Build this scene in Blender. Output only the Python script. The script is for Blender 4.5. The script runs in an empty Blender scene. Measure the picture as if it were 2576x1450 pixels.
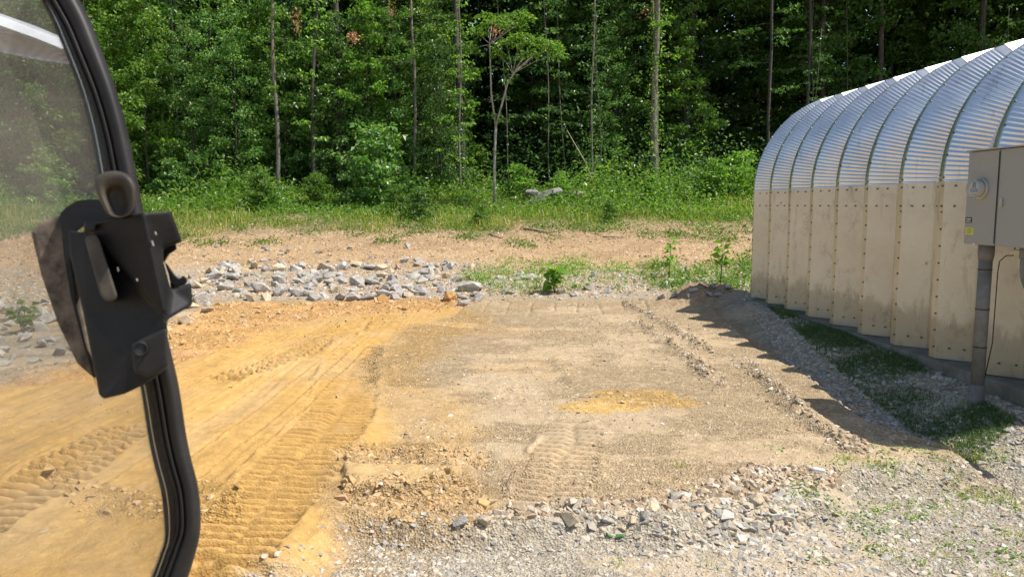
import bpy, math, random
import numpy as np
from mathutils import Vector
R = math.radians
S = bpy.context.scene
# ------------------------------------------------------------------ camera, sky, sun, exposure
CH = 1.6                                   # eye height above the yard
FX = 1909.0; PW, PH = 2576, 1450           # focal length and picture size in the working pixels
PIT = math.atan(210 / FX)
cd = bpy.data.cameras.new('camera'); cam = bpy.data.objects.new('camera', cd); S.collection.objects.link(cam)
cam.location = (0, 0, CH); cam.rotation_euler = (R(90) - PIT, 0, 0)
cd.sensor_width = 36; cd.lens = 36 * FX / PW; cd.clip_start = 0.05; cd.clip_end = 600
cd.dof.use_dof = True; cd.dof.focus_distance = 9.0; cd.dof.aperture_fstop = 11
S.camera = cam
SUN = Vector((0.57, -0.13, 1.0)).normalized()
w = bpy.data.worlds.new('World'); S.world = w; w.use_nodes = True
nt = w.node_tree; bg = nt.nodes['Background']
sky = nt.nodes.new('ShaderNodeTexSky'); sky.sky_type = 'NISHITA'; sky.sun_disc = False
sky.sun_elevation = math.asin(SUN.z); sky.sun_rotation = math.atan2(SUN.x, SUN.y)
nt.links.new(sky.outputs[0], bg.inputs[0]); bg.inputs[1].default_value = 0.11
sl = bpy.data.lights.new('sun', 'SUN'); sl.energy = 4.6; sl.angle = R(0.5); sl.color = (1, 0.955, 0.88)
so = bpy.data.objects.new('sun', sl); S.collection.objects.link(so)
so.rotation_euler = SUN.to_track_quat('Z', 'Y').to_euler()
S.view_settings.view_transform = 'Standard'; S.view_settings.look = 'None'
S.view_settings.exposure = 0.5; S.view_settings.gamma = 1
S.render.engine = 'CYCLES'

# ------------------------------------------------------------------ helpers
def pix(px, py, D):
    """a point at depth D in front of the eye"""
    a = (px - PW / 2) / FX; b = -(py - PH / 2) / FX
    c, s = math.cos(PIT), math.sin(PIT)
    return Vector((a * D, (c + b * s) * D, CH + (-s + b * c) * D))
def G(px, py, z=0.08):
    """where a sight line meets the level z"""
    d = pix(px, py, 1) - Vector((0, 0, CH)); t = (z - CH) / d.z
    return (d.x * t, d.y * t)
def gp(pts, z=0.08): return [G(x, y, z) for x, y in pts]

_T = np.random.RandomState(7).rand(4, 256, 256)
def vn(x, y, k=0):
    x = np.asarray(x, float) + 37.7 * k; y = np.asarray(y, float) + 91.3 * k
    xi = np.floor(x).astype(np.int64); yi = np.floor(y).astype(np.int64)
    fx = x - xi; fy = y - yi; fx = fx * fx * (3 - 2 * fx); fy = fy * fy * (3 - 2 * fy)
    t = _T[k % 4]; a = xi & 255; b = yi & 255; a1 = (xi + 1) & 255; b1 = (yi + 1) & 255
    return (t[a, b] * (1 - fx) + t[a1, b] * fx) * (1 - fy) + (t[a, b1] * (1 - fx) + t[a1, b1] * fx) * fy
def fbm(x, y, o=4, k=0, g=0.5):
    s = 0; a = 1; n = 0; f = 1
    for i in range(o):
        s = s + a * (vn(x * f, y * f, k + i) - .5); n += a; a *= g; f *= 2.03
    return s / n * 2
def worley(x, y, k=0):
    xi = np.floor(x).astype(np.int64); yi = np.floor(y).astype(np.int64); d = np.full(np.shape(x), 9.0)
    cid = np.zeros(np.shape(x))
    for i in (-1, 0, 1):
        for j in (-1, 0, 1):
            a = (xi + i) & 255; b = (yi + j) & 255
            e = np.hypot(xi + i + _T[k % 4][a, b] - x, yi + j + _T[(k + 1) % 4][a, b] - y)
            m = e < d; d = np.where(m, e, d); cid = np.where(m, _T[(k + 2) % 4][a, b], cid)
    return d, cid
def sstep(a, b, x): t = np.clip((x - a) / (b - a), 0, 1); return t * t * (3 - 2 * t)
def sdpoly(P, x, y):
    """distance to the outline, positive inside"""
    d = np.full(x.shape, 1e9); ins = np.zeros(x.shape, bool); n = len(P)
    for i in range(n):
        ax, ay = P[i]; bx, by = P[(i + 1) % n]; ex, ey = bx - ax, by - ay
        t = np.clip(((x - ax) * ex + (y - ay) * ey) / (ex * ex + ey * ey + 1e-12), 0, 1)
        d = np.minimum(d, np.hypot(x - ax - ex * t, y - ay - ey * t))
        if ey != 0: ins ^= ((ay > y) != (by > y)) & (x < ex * (y - ay) / ey + ax)
    return np.where(ins, d, -d)
def pathd(P, x, y):
    """signed offset from a path and arc length along it"""
    bd = np.full(x.shape, 1e9); bs = np.zeros(x.shape); L = 0
    for (ax, ay), (bx, by) in zip(P[:-1], P[1:]):
        ex, ey = bx - ax, by - ay; l = math.hypot(ex, ey)
        t = ((x - ax) * ex + (y - ay) * ey) / (l * l); tc = np.clip(t, 0, 1)
        d = np.hypot(x - ax - ex * tc, y - ay - ey * tc); m = d < np.abs(bd)
        sg = np.sign((x - ax) * ey - (y - ay) * ex)
        bd = np.where(m, d * np.where(sg == 0, 1, sg), bd); bs = np.where(m, L + tc * l, bs); L += l
    return bd, bs, L

def mesh_np(name, V, F, mat=None, smooth=False, link=True, parent=None, cols=None):
    V = np.asarray(V, np.float32); F = np.asarray(F, np.int32); k = F.shape[1]
    me = bpy.data.meshes.new(name); me.vertices.add(len(V)); me.vertices.foreach_set('co', V.ravel())
    me.loops.add(F.size); me.loops.foreach_set('vertex_index', F.ravel())
    me.polygons.add(len(F)); me.polygons.foreach_set('loop_start', np.arange(0, F.size, k, dtype=np.int32))
    if cols is not None:
        a = me.color_attributes.new('Col', 'FLOAT_COLOR', 'POINT')
        a.data.foreach_set('color', (cols if cols.shape[1] == 4 else np.concatenate([cols, np.ones((len(V), 1))], 1)).astype(np.float32).ravel())
    me.update(calc_edges=True)
    me.polygons.foreach_set('use_smooth', np.full(len(F), smooth))
    if mat: me.materials.append(mat)
    if not link: return me
    return obj(name, me, parent)
def obj(name, me, parent=None):
    o = bpy.data.objects.new(name, me); S.collection.objects.link(o)
    if parent: o.parent = parent
    return o
def tag(o, label=None, cat=None, group=None, kind=None):
    if label: o['label'] = label
    if cat: o['category'] = cat
    if group: o['group'] = group
    if kind: o['kind'] = kind
    return o
def thing(name, label, cat, loc=(0, 0, 0), group=None, rz=0):
    o = bpy.data.objects.new(name, None); S.collection.objects.link(o); o.empty_display_size = .2
    o.location = loc; o.rotation_euler = (0, 0, rz); return tag(o, label, cat, group)
class MB:
    """collects polygons of any size into one mesh"""
    def __init__(s): s.v = []; s.f = []
    def add(s, V, F): n = len(s.v); s.v += [tuple(v) for v in V]; s.f += [[i + n for i in f] for f in F]
    def box(s, c, h, rz=0):
        ca, sa = math.cos(rz), math.sin(rz); V = []
        for z in (-1, 1):
            for x, y in ((-1, -1), (1, -1), (1, 1), (-1, 1)):
                a, b = x * h[0], y * h[1]; V.append((c[0] + a * ca - b * sa, c[1] + a * sa + b * ca, c[2] + z * h[2]))
        s.add(V, [(3, 2, 1, 0), (4, 5, 6, 7), (0, 1, 5, 4), (1, 2, 6, 5), (2, 3, 7, 6), (3, 0, 4, 7)])
    def tube(s, P, r, n=8, cap=True):
        P = [Vector(p) for p in P]; rr = r if hasattr(r, '__len__') else [r] * len(P); V = []; F = []; up = None
        for i, p in enumerate(P):
            d = (P[min(i + 1, len(P) - 1)] - P[max(i - 1, 0)]).normalized()
            if up is None: up = d.orthogonal().normalized()
            up = (up - d * up.dot(d)).normalized(); q = d.cross(up)
            for j in range(n):
                a = 2 * math.pi * j / n; V.append(p + (up * math.cos(a) + q * math.sin(a)) * rr[i])
        for i in range(len(P) - 1):
            for j in range(n): F.append((i * n + j, i * n + (j + 1) % n, (i + 1) * n + (j + 1) % n, (i + 1) * n + j))
        if cap: F.append(tuple(range(n))[::-1]); F.append(tuple((len(P) - 1) * n + j for j in range(n)))
        s.add(V, F)
    def prism(s, front, back):
        n = len(front); s.add(list(front) + list(back), [tuple(range(n)), tuple(range(2 * n - 1, n - 1, -1))] + [(i, i + n, (i + 1) % n + n, (i + 1) % n) for i in range(n)])
    def build(s, name, mat, parent=None, smooth=False, bevel=0):
        me = bpy.data.meshes.new(name); me.from_pydata(s.v, [], s.f); me.materials.append(mat)
        me.update()
        if smooth:
            for p in me.polygons: p.use_smooth = True
        import bmesh
        bm = bmesh.new(); bm.from_mesh(me); bmesh.ops.recalc_face_normals(bm, faces=bm.faces); bm.to_mesh(me); bm.free()
        o = obj(name, me, parent)
        if bevel:
            b = o.modifiers.new('bevel', 'BEVEL'); b.width = bevel; b.segments = 3; b.limit_method = 'ANGLE'; b.angle_limit = R(25)
        return o

# ------------------------------------------------------------------ materials
def mat(name, col=(.5, .5, .5), rough=.8, metal=0, spec=None):
    m = bpy.data.materials.new(name); m.use_nodes = True; b = m.node_tree.nodes['Principled BSDF']
    b.inputs['Base Color'].default_value = (*col, 1); b.inputs['Roughness'].default_value = rough; b.inputs['Metallic'].default_value = metal
    if spec is not None: b.inputs['Specular IOR Level'].default_value = spec
    return m
def N(m, t, **k):
    n = m.node_tree.nodes.new(t)
    for a, b in k.items():
        if hasattr(n, a): setattr(n, a, b)
        else: n.inputs[a].default_value = b
    return n
def Lk(m, a, b): m.node_tree.links.new(a, b)
def ramp(m, fac, stops):
    r = N(m, 'ShaderNodeValToRGB'); e = r.color_ramp.elements
    while len(e) < len(stops): e.new(.5)
    for i, (p, c) in enumerate(stops): e[i].position = p; e[i].color = (*c, 1)
    Lk(m, fac, r.inputs[0]); return r.outputs[0]
def mixc(m, fac, a, b, mode='MIX'):
    n = N(m, 'ShaderNodeMix', data_type='RGBA', blend_type=mode)
    for s, v in ((0, fac), (6, a), (7, b)):
        if hasattr(v, 'is_output'): Lk(m, v, n.inputs[s])
        else: n.inputs[s].default_value = v if s == 0 else (*v, 1)
    return n.outputs[2]
def noise(m, scale, detail=4, rough=.5, vec=None, dist=0):
    n = N(m, 'ShaderNodeTexNoise'); n.inputs['Scale'].default_value = scale; n.inputs['Detail'].default_value = detail
    n.inputs['Roughness'].default_value = rough; n.inputs['Distortion'].default_value = dist
    if vec is not None: Lk(m, vec, n.inputs['Vector'])
    return n.outputs['Fac']
def coords(m, k='Object', scale=None):
    t = N(m, 'ShaderNodeTexCoord').outputs[k]
    if scale:
        mp = N(m, 'ShaderNodeMapping'); mp.inputs['Scale'].default_value = scale; Lk(m, t, mp.inputs[0]); t = mp.outputs[0]
    return t
def bump(m, h, strength=.4, dist=.01):
    b = N(m, 'ShaderNodeBump'); b.inputs['Strength'].default_value = strength; b.inputs['Distance'].default_value = dist
    Lk(m, h, b.inputs['Height']); Lk(m, b.outputs[0], m.node_tree.nodes['Principled BSDF'].inputs['Normal'])
def setc(m, c, k='Base Color'): Lk(m, c, m.node_tree.nodes['Principled BSDF'].inputs[k])

def leaf_mat(name, c1, c2, c3=None, trans=.35, gloss=.3):
    m = mat(name); nt = m.node_tree; g = N(m, 'ShaderNodeNewGeometry'); oi = N(m, 'ShaderNodeObjectInfo')
    st = [(0, c1), (.75, c2), (1, c3 or c2)]
    c = ramp(m, g.outputs['Random Per Island'], st)
    hs = N(m, 'ShaderNodeHueSaturation'); Lk(m, c, hs.inputs['Color'])
    mr = N(m, 'ShaderNodeMapRange'); mr.inputs[3].default_value = .7; mr.inputs[4].default_value = 1.3
    Lk(m, oi.outputs['Random'], mr.inputs[0]); Lk(m, mr.outputs[0], hs.inputs['Value']); c = hs.outputs[0]
    b = nt.nodes['Principled BSDF']; Lk(m, c, b.inputs['Base Color']); b.inputs['Roughness'].default_value = .36; b.inputs['Specular IOR Level'].default_value = gloss * 1.3
    t = N(m, 'ShaderNodeBsdfTranslucent'); tc = mixc(m, 1, c, (1.5, 1.75, .75), 'MULTIPLY'); Lk(m, tc, t.inputs[0])
    mx = N(m, 'ShaderNodeMixShader'); mx.inputs[0].default_value = trans
    Lk(m, b.outputs[0], mx.inputs[1]); Lk(m, t.outputs[0], mx.inputs[2]); Lk(m, mx.outputs[0], nt.nodes['Material Output'].inputs[0])
    return m
M = {}
M['leaf'] = leaf_mat('leaf_green', (.05, .13, .028), (.12, .235, .05), (.30, .38, .12), .32)
M['leaf2'] = leaf_mat('leaf_yellow_green', (.085, .18, .03), (.17, .29, .05), (.33, .40, .12), .47)
M['leaf3'] = leaf_mat('leaf_blue_green', (.04, .10, .03), (.09, .17, .05), (.20, .28, .09), .35)
M['leafd'] = leaf_mat('leaf_far', (.035, .09, .02), (.08, .17, .035), (.20, .30, .06), .35)
M['dead'] = leaf_mat('leaf_dead', (.30, .14, .07), (.5, .26, .15), (.6, .35, .2), .15)
M['grass'] = leaf_mat('grass_green', (.13, .19, .03), (.32, .33, .07), (.55, .45, .22), .4)
M['lime'] = leaf_mat('leaf_lime', (.14, .27, .03), (.22, .38, .05), (.28, .42, .08), .4)
def bark(name, c1, c2, sc=1):
    m = mat(name, rough=.9); co = coords(m, 'Object', (6 * sc, 6 * sc, 1.2 * sc)); n = noise(m, 3, 6, .65, co)
    setc(m, ramp(m, n, [(.3, c1), (.62, c2), (.8, tuple(min(1, v * 1.4) for v in c2))])); bump(m, n, .6, .02); return m
M['bark'] = bark('bark_dark', (.035, .028, .022), (.10, .085, .07))
M['barkp'] = bark('bark_pale', (.08, .068, .05), (.23, .205, .165))

# ------------------------------------------------------------------ terrain
PROF = np.array([(-60, -.3), (0, -.06), (12.2, 0), (13.2, .05), (15.5, .24), (17.5, .5), (20, .84), (23, 1.26), (27, 1.82), (32, 2.3), (45, 3.6), (62, 6.5), (90, 13), (160, 26), (500, 40)])
PAD = gp([(-2600, 775), (1150, 760), (1760, 765), (1900, 870), (2060, 960), (2200, 1055), (2400, 1112), (2450, 1155), (2140, 1190), (2080, 1245), (1900, 1275), (1700, 1300), (1420, 1305), (1160, 1318), (870, 1300), (840, 1340), (760, 1400), (560, 1450), (500, 1400), (300, 1500), (-2600, 1700)])
CLAY = gp([(-2600, 830), (-60, 900), (240, 905), (430, 835), (520, 775), (700, 760), (900, 755), (1130, 765), (1150, 790), (1010, 830), (930, 880), (905, 940), (915, 1010), (960, 1080), (960, 1120), (840, 1180), (860, 1260), (850, 1320), (800, 1390), (640, 1430), (560, 1480), (300, 1700), (-2600, 1700)])
CLAY2 = gp([(1130, 765), (1240, 800), (1130, 850), (1060, 930), (1150, 1040), (1230, 1080), (1180, 1120), (1200, 1190), (1230, 1280), (1100, 1310), (880, 1330), (840, 1480), (700, 1500), (700, 900), (900, 760)])
PATCH = gp([(1400, 1022), (1440, 1003), (1500, 990), (1570, 978), (1640, 973), (1700, 992), (1745, 1012), (1690, 1022), (1580, 1030), (1480, 1034), (1420, 1040)])
GREY1 = gp([(860, 1330), (980, 1300), (1160, 1320), (1420, 1312), (1700, 1305), (1900, 1280), (2080, 1245), (2150, 1190), (2450, 1160), (2420, 1110), (2200, 1050), (2050, 955), (1900, 865), (1800, 790), (1900, 760), (4200, 1200), (4200, 2600), (500, 2600), (560, 1430), (760, 1400)], 0)
BERM = gp([(845, 1130), (900, 1108), (1010, 1118), (1150, 1105), (1235, 1125), (1225, 1165), (1080, 1180), (900, 1172), (840, 1165)])
SCARP = gp([(858, 1235), (930, 1238), (1000, 1225), (1060, 1240), (1110, 1205), (1200, 1215), (1240, 1290), (1180, 1335), (1000, 1325), (860, 1290)], .04)
SLAB = gp([(865, 1180), (1200, 1180), (1190, 1215), (1060, 1235), (960, 1240), (870, 1232)])
LSC = gp([(500, 1222), (600, 1232), (625, 1260), (600, 1330), (520, 1345), (380, 1330), (220, 1320), (120, 1240), (100, 1190), (250, 1225), (400, 1262), (470, 1250)], .04)
FARC = gp([(380, 860), (430, 815), (520, 775), (700, 752), (900, 742), (1180, 742), (1200, 768), (1000, 792), (820, 800), (700, 830), (560, 880), (440, 920), (200, 960), (-100, 990), (-700, 1000), (-700, 930), (0, 930), (220, 900)])
T1 = gp([(905, 855), (858, 1030), (665, 1270), (470, 1500)])
T2 = gp([(910, 815), (800, 868), (650, 925), (560, 955)])
T3 = gp([(1445, 1060), (1410, 1180), (1370, 1295)])
T4 = gp([(330, 1070), (-200, 1400)])
T7 = gp([(600, 1300), (500, 1400), (420, 1500)])
T5 = gp([(2330, 1105), (2280, 1190)], .02)
T6 = gp([(990, 775), (930, 800), (880, 840)])
RIDG = [gp([(1560, 762), (1640, 800), (1720, 850), (1790, 890)]), gp([(1595, 812), (1680, 862), (1760, 920), (1800, 960)]), gp([(1860, 900), (1930, 960), (2010, 1030), (2110, 1100), (2190, 1140)]), gp([(1395, 885), (1425, 935), (1445, 975)])]
MOUND = G(1745, 775, .05)
def wallx(y): return 4.038 - .0571 * y
def cleats(P, x, y, hw, pitch, amp, k):
    d, s, L = pathd(P, x, y); d = d + .04 * fbm(x * 3, y * 3, 2, k)
    e = sstep(hw, hw * .82, np.abs(d)) * sstep(-.02, .1, s) * sstep(L, L - .1, s)
    s2 = s + .010 * fbm(x * 4, y * 4, 2, k + 1)
    fr = (s2 / pitch) % 1; c = 2 * (sstep(.1, .6, fr) * (1 - sstep(.78, .92, fr))) - 1; c = c * .75
    wear = .65 + .35 * sstep(-.35, .25, fbm(x * 2.2, y * 2.2, 3, k + 2))
    rim = np.exp(-((np.abs(d) - hw * 1.05) / .035) ** 2) * sstep(0, .2, s) * sstep(L, L - .2, s)
    mid = np.exp(-(d / .03) ** 2)
    return e * (amp * c * wear * (1 - .6 * mid) - amp * .1) + rim * amp * .5 * sstep(.35, .6, vn(x * 5, y * 5, k + 1)) * (.5 + vn(x * 18, y * 18, k)), e
def height(x, y, detail=True):
    x = np.asarray(x, float); y = np.asarray(y, float)
    z = np.interp(y, PROF[:, 0], PROF[:, 1])
    far = sstep(13, 17, y)
    z = z + far * .10 * fbm(x * .35, y * .35, 3, 1) + sstep(28, 40, y) * .6 * fbm(x * .08, y * .08, 2, 2)
    edge = .05 * fbm(x * 3.2, y * 3.2, 4, 2)
    sd = sdpoly(PAD, x, y) + edge
    pad = sstep(-.10, .07, sd) * (1 - sstep(12.2, 13.2, y))
    z = z + pad * .11
    wg = np.interp(y, [4.5, 6, 8, 11], [.13, .16, .235, .255]); z = z + (wg - z) * sstep(-1.0, -.12, x - wallx(y)) ** .8 * sstep(13, 11.2, y) * sstep(3.2, 4.6, y)
    md = np.hypot((x - MOUND[0]) / .75, (y - MOUND[1]) / .6)
    z = z + .24 * np.exp(-md ** 2 * 1.6) * (1 + .5 * fbm(x * 3, y * 3, 3, 0))
    z = z + .025 * fbm(x * .7, y * .7, 3, 3) * (y < 40)
    if not detail: return z
    cl = sstep(-.08, .08, sdpoly(CLAY, x, y) + .12 * fbm(x * 1.5, y * 1.5, 3, 0))
    z = z + cl * (.014 * (vn(x * 3.4 + .25 * vn(x, y * .5, 1) * 3, y * .35, 1) - .5) + .018 * (vn(x * 9 + 2 * vn(x, y * .4, 2), y * .6, 2) - .5) + .010 * (vn(x * 30, y * 1.5, 2) - .5) * sstep(.3, .7, vn(x * 2, y, 3)) + .012 * np.clip(fbm(x * 9, y * 5, 4, 1) - .12, 0, 1) + .004 * fbm(x * 40, y * 30, 2, 1))
    for i, (P, hw, pt, am) in enumerate(((T1, .26, .082, .042), (T2, .2, .12, .042), (T3, .21, .085, .045), (T4, .22, .09, .040), (T5, .42, .09, .008), (T6, .18, .15, .026))):
        q, e = cleats(P, x, y, hw, pt, am, i); z = z + q
    for i, P in enumerate(RIDG):
        d, s, L = pathd(P, x, y); d = d + .06 * fbm(x * 2, y * 2, 3, i)
        z = z + np.exp(-(d / .075) ** 2) * sstep(0, .3, s) * sstep(L, L - .3, s) * (.02 + .05 * vn(x * 9, y * 9, i)) * (.5 if i == 3 else 1)
    # thin crumbly lines dragged through the clay
    for i in range(17):
        x0 = -4.6 + .19 * i + .05 * math.sin(i * 5.1); lx = x - x0 - (.015 + .008 * (16 - i)) * (y - 6) - .03 * vn(y * .9, y * 0 + i, 2)
        z = z + cl * sstep(3.9, 4.3, y) * sstep(9.2, 8.2, y + math.sin(i * 1.7)) * (.016 * np.exp(-(lx / .014) ** 2) * (.3 + vn(x * 20, y * 14, i)) - .010 * np.exp(-((lx + .04) / .025) ** 2))
    # grooves left by the blade
    for i in range(10):
        gx = -1.1 + .34 * i; yy = y - 11.1; dx = x - gx - .07 * yy - .03 * vn(y * 3, y * 0 + i, 1)
        z = z - .022 * np.exp(-(dx / .022) ** 2) * sstep(.75, .45, np.abs(yy + .2 * math.sin(i * 2.1)))
    cm = np.zeros(x.shape)
    for P, a in ((BERM, .75), (SCARP, .8), (LSC, .45), (FARC, .62)):
        cm = np.maximum(cm, a * sstep(-.07, .05, sdpoly(P, x, y) + .06 * fbm(x * 5, y * 5, 3, 1)))
    for P in RIDG[:3]:
        d, s, L = pathd(P, x, y); cm = np.maximum(cm, .7 * sstep(.14, .05, np.abs(d + .06 * fbm(x * 2, y * 2, 3, 0))) * sstep(0, .3, s) * sstep(L, L - .3, s))
    cm = np.maximum(cm, .6 * np.exp(-md ** 2 * 1.5))
    m = cm > .01
    if m.any():
        xm, ym = x[m], y[m]; d1, c1 = worley(xm * 13 + .5 * fbm(xm * 20, ym * 20, 2, 0), ym * 13, 1); d2, c2 = worley(xm * 30, ym * 30, 2)
        dz = (.042 * c1 * np.clip(1 - d1 * 1.3, 0, 1) ** .6 + .02 * c2 * np.clip(1 - d2 * 1.2, 0, 1) ** .6 - .018 + .03 * fbm(xm * 4, ym * 4, 3, 2)) * cm[m]
        z[m] += dz
    z = z + .018 * sstep(-.02, .12, sdpoly(PATCH, x, y) + .05 * fbm(x * 6, y * 6, 3, 1))
    sl_ = sstep(-.015, .02, sdpoly(SLAB, x, y) + .03 * fbm(x * 6, y * 6, 3, 1)); z = z + sl_ * .055
    ck = np.abs(fbm(x * 3.1, y * 6, 3, 2)); z = z - sl_ * .03 * np.exp(-(ck / .018) ** 2)
    bm_ = sstep(-.05, .1, sdpoly(BERM, x, y)); z = z - .035 * bm_
    tk = np.zeros(x.shape)
    for P, hw in ((T3, .21), (T5, .42)):
        d, s, L = pathd(P, x, y); tk = np.maximum(tk, sstep(hw, hw * .8, np.abs(d)) * (s > 0) * (s < L))
    rough = (1 - tk * .7) * (1 - cl * .75) * (.35 + .65 * sstep(-.2, .3, fbm(x * 1.3, y * 1.3, 3, 1)))
    z = z + (y < 30) * rough * (.010 * fbm(x * 11, y * 11, 3, 0) + .006 * fbm(x * 33, y * 33, 2, 2)) + far * (y < 30) * .03 * fbm(x * 5, y * 5, 4, 2)
    return z
def hz(x, y): return float(height(np.array([x]), np.array([y]))[0])

def hit(px, py):
    """the spot on the ground seen along a sight line"""
    d = pix(px, py, 1) - Vector((0, 0, CH)); t = np.geomspace(2.2, 60, 700)
    u = height(d.x * t, d.y * t, False) - (CH + d.z * t); k = int(np.argmax(u > 0)); k = k if u.max() > 0 else len(t) - 1
    return d.x * t[k], d.y * t[k]
def build_ground():
    ys = [-80, -40, -20, -10, -5, -2, 0, 1, 1.7]
    y = 2.2
    while y < 6.8: ys.append(y); y *= 1.0019 if y > 3.1 else 1.004
    while y < 16: ys.append(y); y *= 1.0031
    while y < 34: ys.append(y); y *= 1.006
    while y < 500: ys.append(y); y *= 1.06
    ys = np.array(ys)
    core = np.arange(-.70, .62, .00125)
    lo = [-40, -20, -10, -5, -3, -2, -1.5, -1.2, -1.0, -.9, -.8]; lo += list(np.arange(-.78, -.70, .01)); hi = list(np.arange(.62, .8, .01)) + [.85, 1, 1.2, 1.5, 2, 3, 5, 10, 20, 40]
    us = np.concatenate([lo, core, hi])
    Y, U = np.meshgrid(ys, us, indexing='ij'); X = U * (np.maximum(Y, 0) + 3)
    x = X.ravel(); y = Y.ravel(); z = height(x, y)
    # --- soil colours (linear albedo)
    def c(r, g, b): return np.array([r, g, b])
    n1 = fbm(x * 1.1, y * 1.1, 4, 1); n2 = fbm(x * 5, y * 5, 4, 2); n3 = fbm(x * 24, y * 24, 3, 3)
    col = np.empty((len(x), 3)); col[:] = c(.445, .335, .208)
    col = col * (1 + .10 * n1 + .12 * n2 + .10 * n3)[:, None]
    def mixin(m, b): nonlocal col; col = col * (1 - m[:, None]) + b * m[:, None]
    bank = sstep(12.6, 13.6, y + .4 * n1)
    mixin(bank, c(.50, .345, .20) * (1 + .16 * n1 + .18 * n2 + .14 * n3)[:, None])
    mixin(bank * .55 * sstep(.05, .45, fbm(x * .8, y * 1.6, 5, 2)), c(.36, .235, .14) * (1 + .3 * n3)[:, None])
    mixin(bank * .5 * sstep(.1, .4, fbm(x * .6 + 9, y * 1.2, 5, 0)), c(.52, .39, .25) * (1 + .2 * n3)[:, None])
    mixin(bank * .7 * sstep(17.6, 20, y + 1.6 * n1) * sstep(-.1, .25, n2), c(.27, .20, .12) * np.ones((len(x), 1)))
    ditch = sstep(12.4, 13.0, y + .3 * n1) * sstep(16.8, 15.2, y + .6 * n1 - .35 * np.clip(-x - 1, 0, 3) * 0)
    mixin(ditch * (.35 + .5 * sstep(-.3, .3, n2)), c(.43, .375, .30) * (1 + .2 * n3)[:, None])
    soft = fbm(x * 1.6, y * 1.6, 5, 0)
    g = sstep(-.16, .10, sdpoly(GREY1, x, y) + .16 * soft)
    mixin(g, c(.42, .365, .285) * (1 + .12 * n2 + .15 * n3)[:, None])
    # pale packed lanes across the pad
    sm = sstep(.08, .30, fbm(x * 1.3, y * 2.2, 4, 3)); mixin(.6 * sm * (y < 12.3), c(.45, .345, .225) * np.ones((len(x), 1)))
    mixin(.45 * sstep(.12, .4, fbm(x * 1.9, y * 2.6, 4, 0)) * (y < 12.3), c(.39, .285, .175) * (1 + .35 * n3)[:, None])
    mixin(.45 * sstep(.05, .4, fbm(x * .8 + 3, y * 1.3, 4, 1)) * sstep(1.2, -.6, x) * (y < 12.3), c(.52, .33, .145) * np.ones((len(x), 1)))
    streak = vn(x * 5 + 2 * vn(x, y * .4, 1), y * .5, 0) - .5
    yc = c(.455, .275, .092) * (1 + .10 * n2 + .05 * n3 + .22 * streak)[:, None]
    yc = yc * (1 - .0 * n1)[:, None] + c(.02, .03, .035) * sstep(0, .5, n1)[:, None]
    m2 = sstep(-.30, .22, sdpoly(CLAY2, x, y) + .30 * soft); mixin(m2 * .62, yc * .95)
    m1 = sstep(-.10, .10, sdpoly(CLAY, x, y) + .16 * soft); mixin(m1, yc); mixin(m1 * .5 * sstep(.0, .45, fbm(x * 1.1 + 7, y * .5, 4, 3)), c(.42, .275, .13) * np.ones((len(x), 1)))
    m1 = m1 + 0
    mixin(sstep(-.03, .05, sdpoly(PATCH, x, y) + .26 * fbm(x * 4, y * 4, 6, 1)), c(.50, .325, .125) * (1 + .12 * n3)[:, None])
    br = np.maximum(sstep(-.05, .08, sdpoly(BERM, x, y) + .05 * n2), sstep(-.05, .1, sdpoly(SCARP, x, y) + .05 * n2))
    mixin(br * .7, c(.47, .325, .17) * (1 + .25 * n3)[:, None])
    mixin(sstep(0, .1, sdpoly(SLAB, x, y)) * .5, c(.50, .35, .17) * (1 + .1 * n3)[:, None])
    fc = sstep(-.1, .12, sdpoly(FARC, x, y) + .1 * n2); pk = sstep(.1, .5, fbm(x * 1.7, y * 3, 3, 3))
    mixin(fc * .75, c(.50, .285, .11) * (1 + .2 * n3)[:, None]); mixin(fc * pk * .5, c(.52, .29, .17) * (1 + .1 * n3)[:, None])
    # damp streaks and grey smears in the clay
    mixin(m1 * .45 * sstep(.22, .5, fbm(x * 2.2, y * .9, 4, 2)), c(.42, .29, .15) * np.ones((len(x), 1)))
    gl = sdpoly(gp([(-300, 870), (150, 830), (300, 880), (150, 930), (-60, 1000), (-400, 1050)]), x, y); mixin(sstep(-.3, .3, gl + .3 * n2) * .85, c(.36, .30, .23) * (1 + .2 * n3)[:, None])
    md = np.hypot((x - MOUND[0]) / .75, (y - MOUND[1]) / .6); mixin(.8 * np.exp(-md ** 2), c(.36, .25, .16) * (1 + .2 * n3)[:, None])
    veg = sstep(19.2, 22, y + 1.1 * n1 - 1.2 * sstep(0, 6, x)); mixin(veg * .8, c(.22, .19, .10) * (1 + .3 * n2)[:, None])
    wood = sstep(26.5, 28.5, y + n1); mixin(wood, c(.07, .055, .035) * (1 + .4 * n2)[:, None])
    sm = sm * (1 - sstep(-.05, .1, sdpoly(SCARP, x, y))); m1 = np.maximum(m1, sstep(-.02, .03, sdpoly(SLAB, x, y)))
    d3, s3, L3 = pathd(T3, x, y); m1 = np.maximum(m1, .8 * sstep(.22, .16, np.abs(d3)) * (s3 > 0) * (s3 < L3))
    for P_ in (BERM, SCARP, LSC, FARC): m1 = m1 * (1 - .8 * sstep(-.05, .1, sdpoly(P_, x, y)))
    col = np.clip(col, .01, .9); col = np.concatenate([col, np.clip(1 - m1 * .68 - .45 * sm * (y < 12.3), .1, 1)[:, None]], 1)
    ny, nx = len(ys), len(us); i = np.arange(ny * nx).reshape(ny, nx)
    F = np.stack([i[:-1, :-1], i[:-1, 1:], i[1:, 1:], i[1:, :-1]], -1).reshape(-1, 4)
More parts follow.
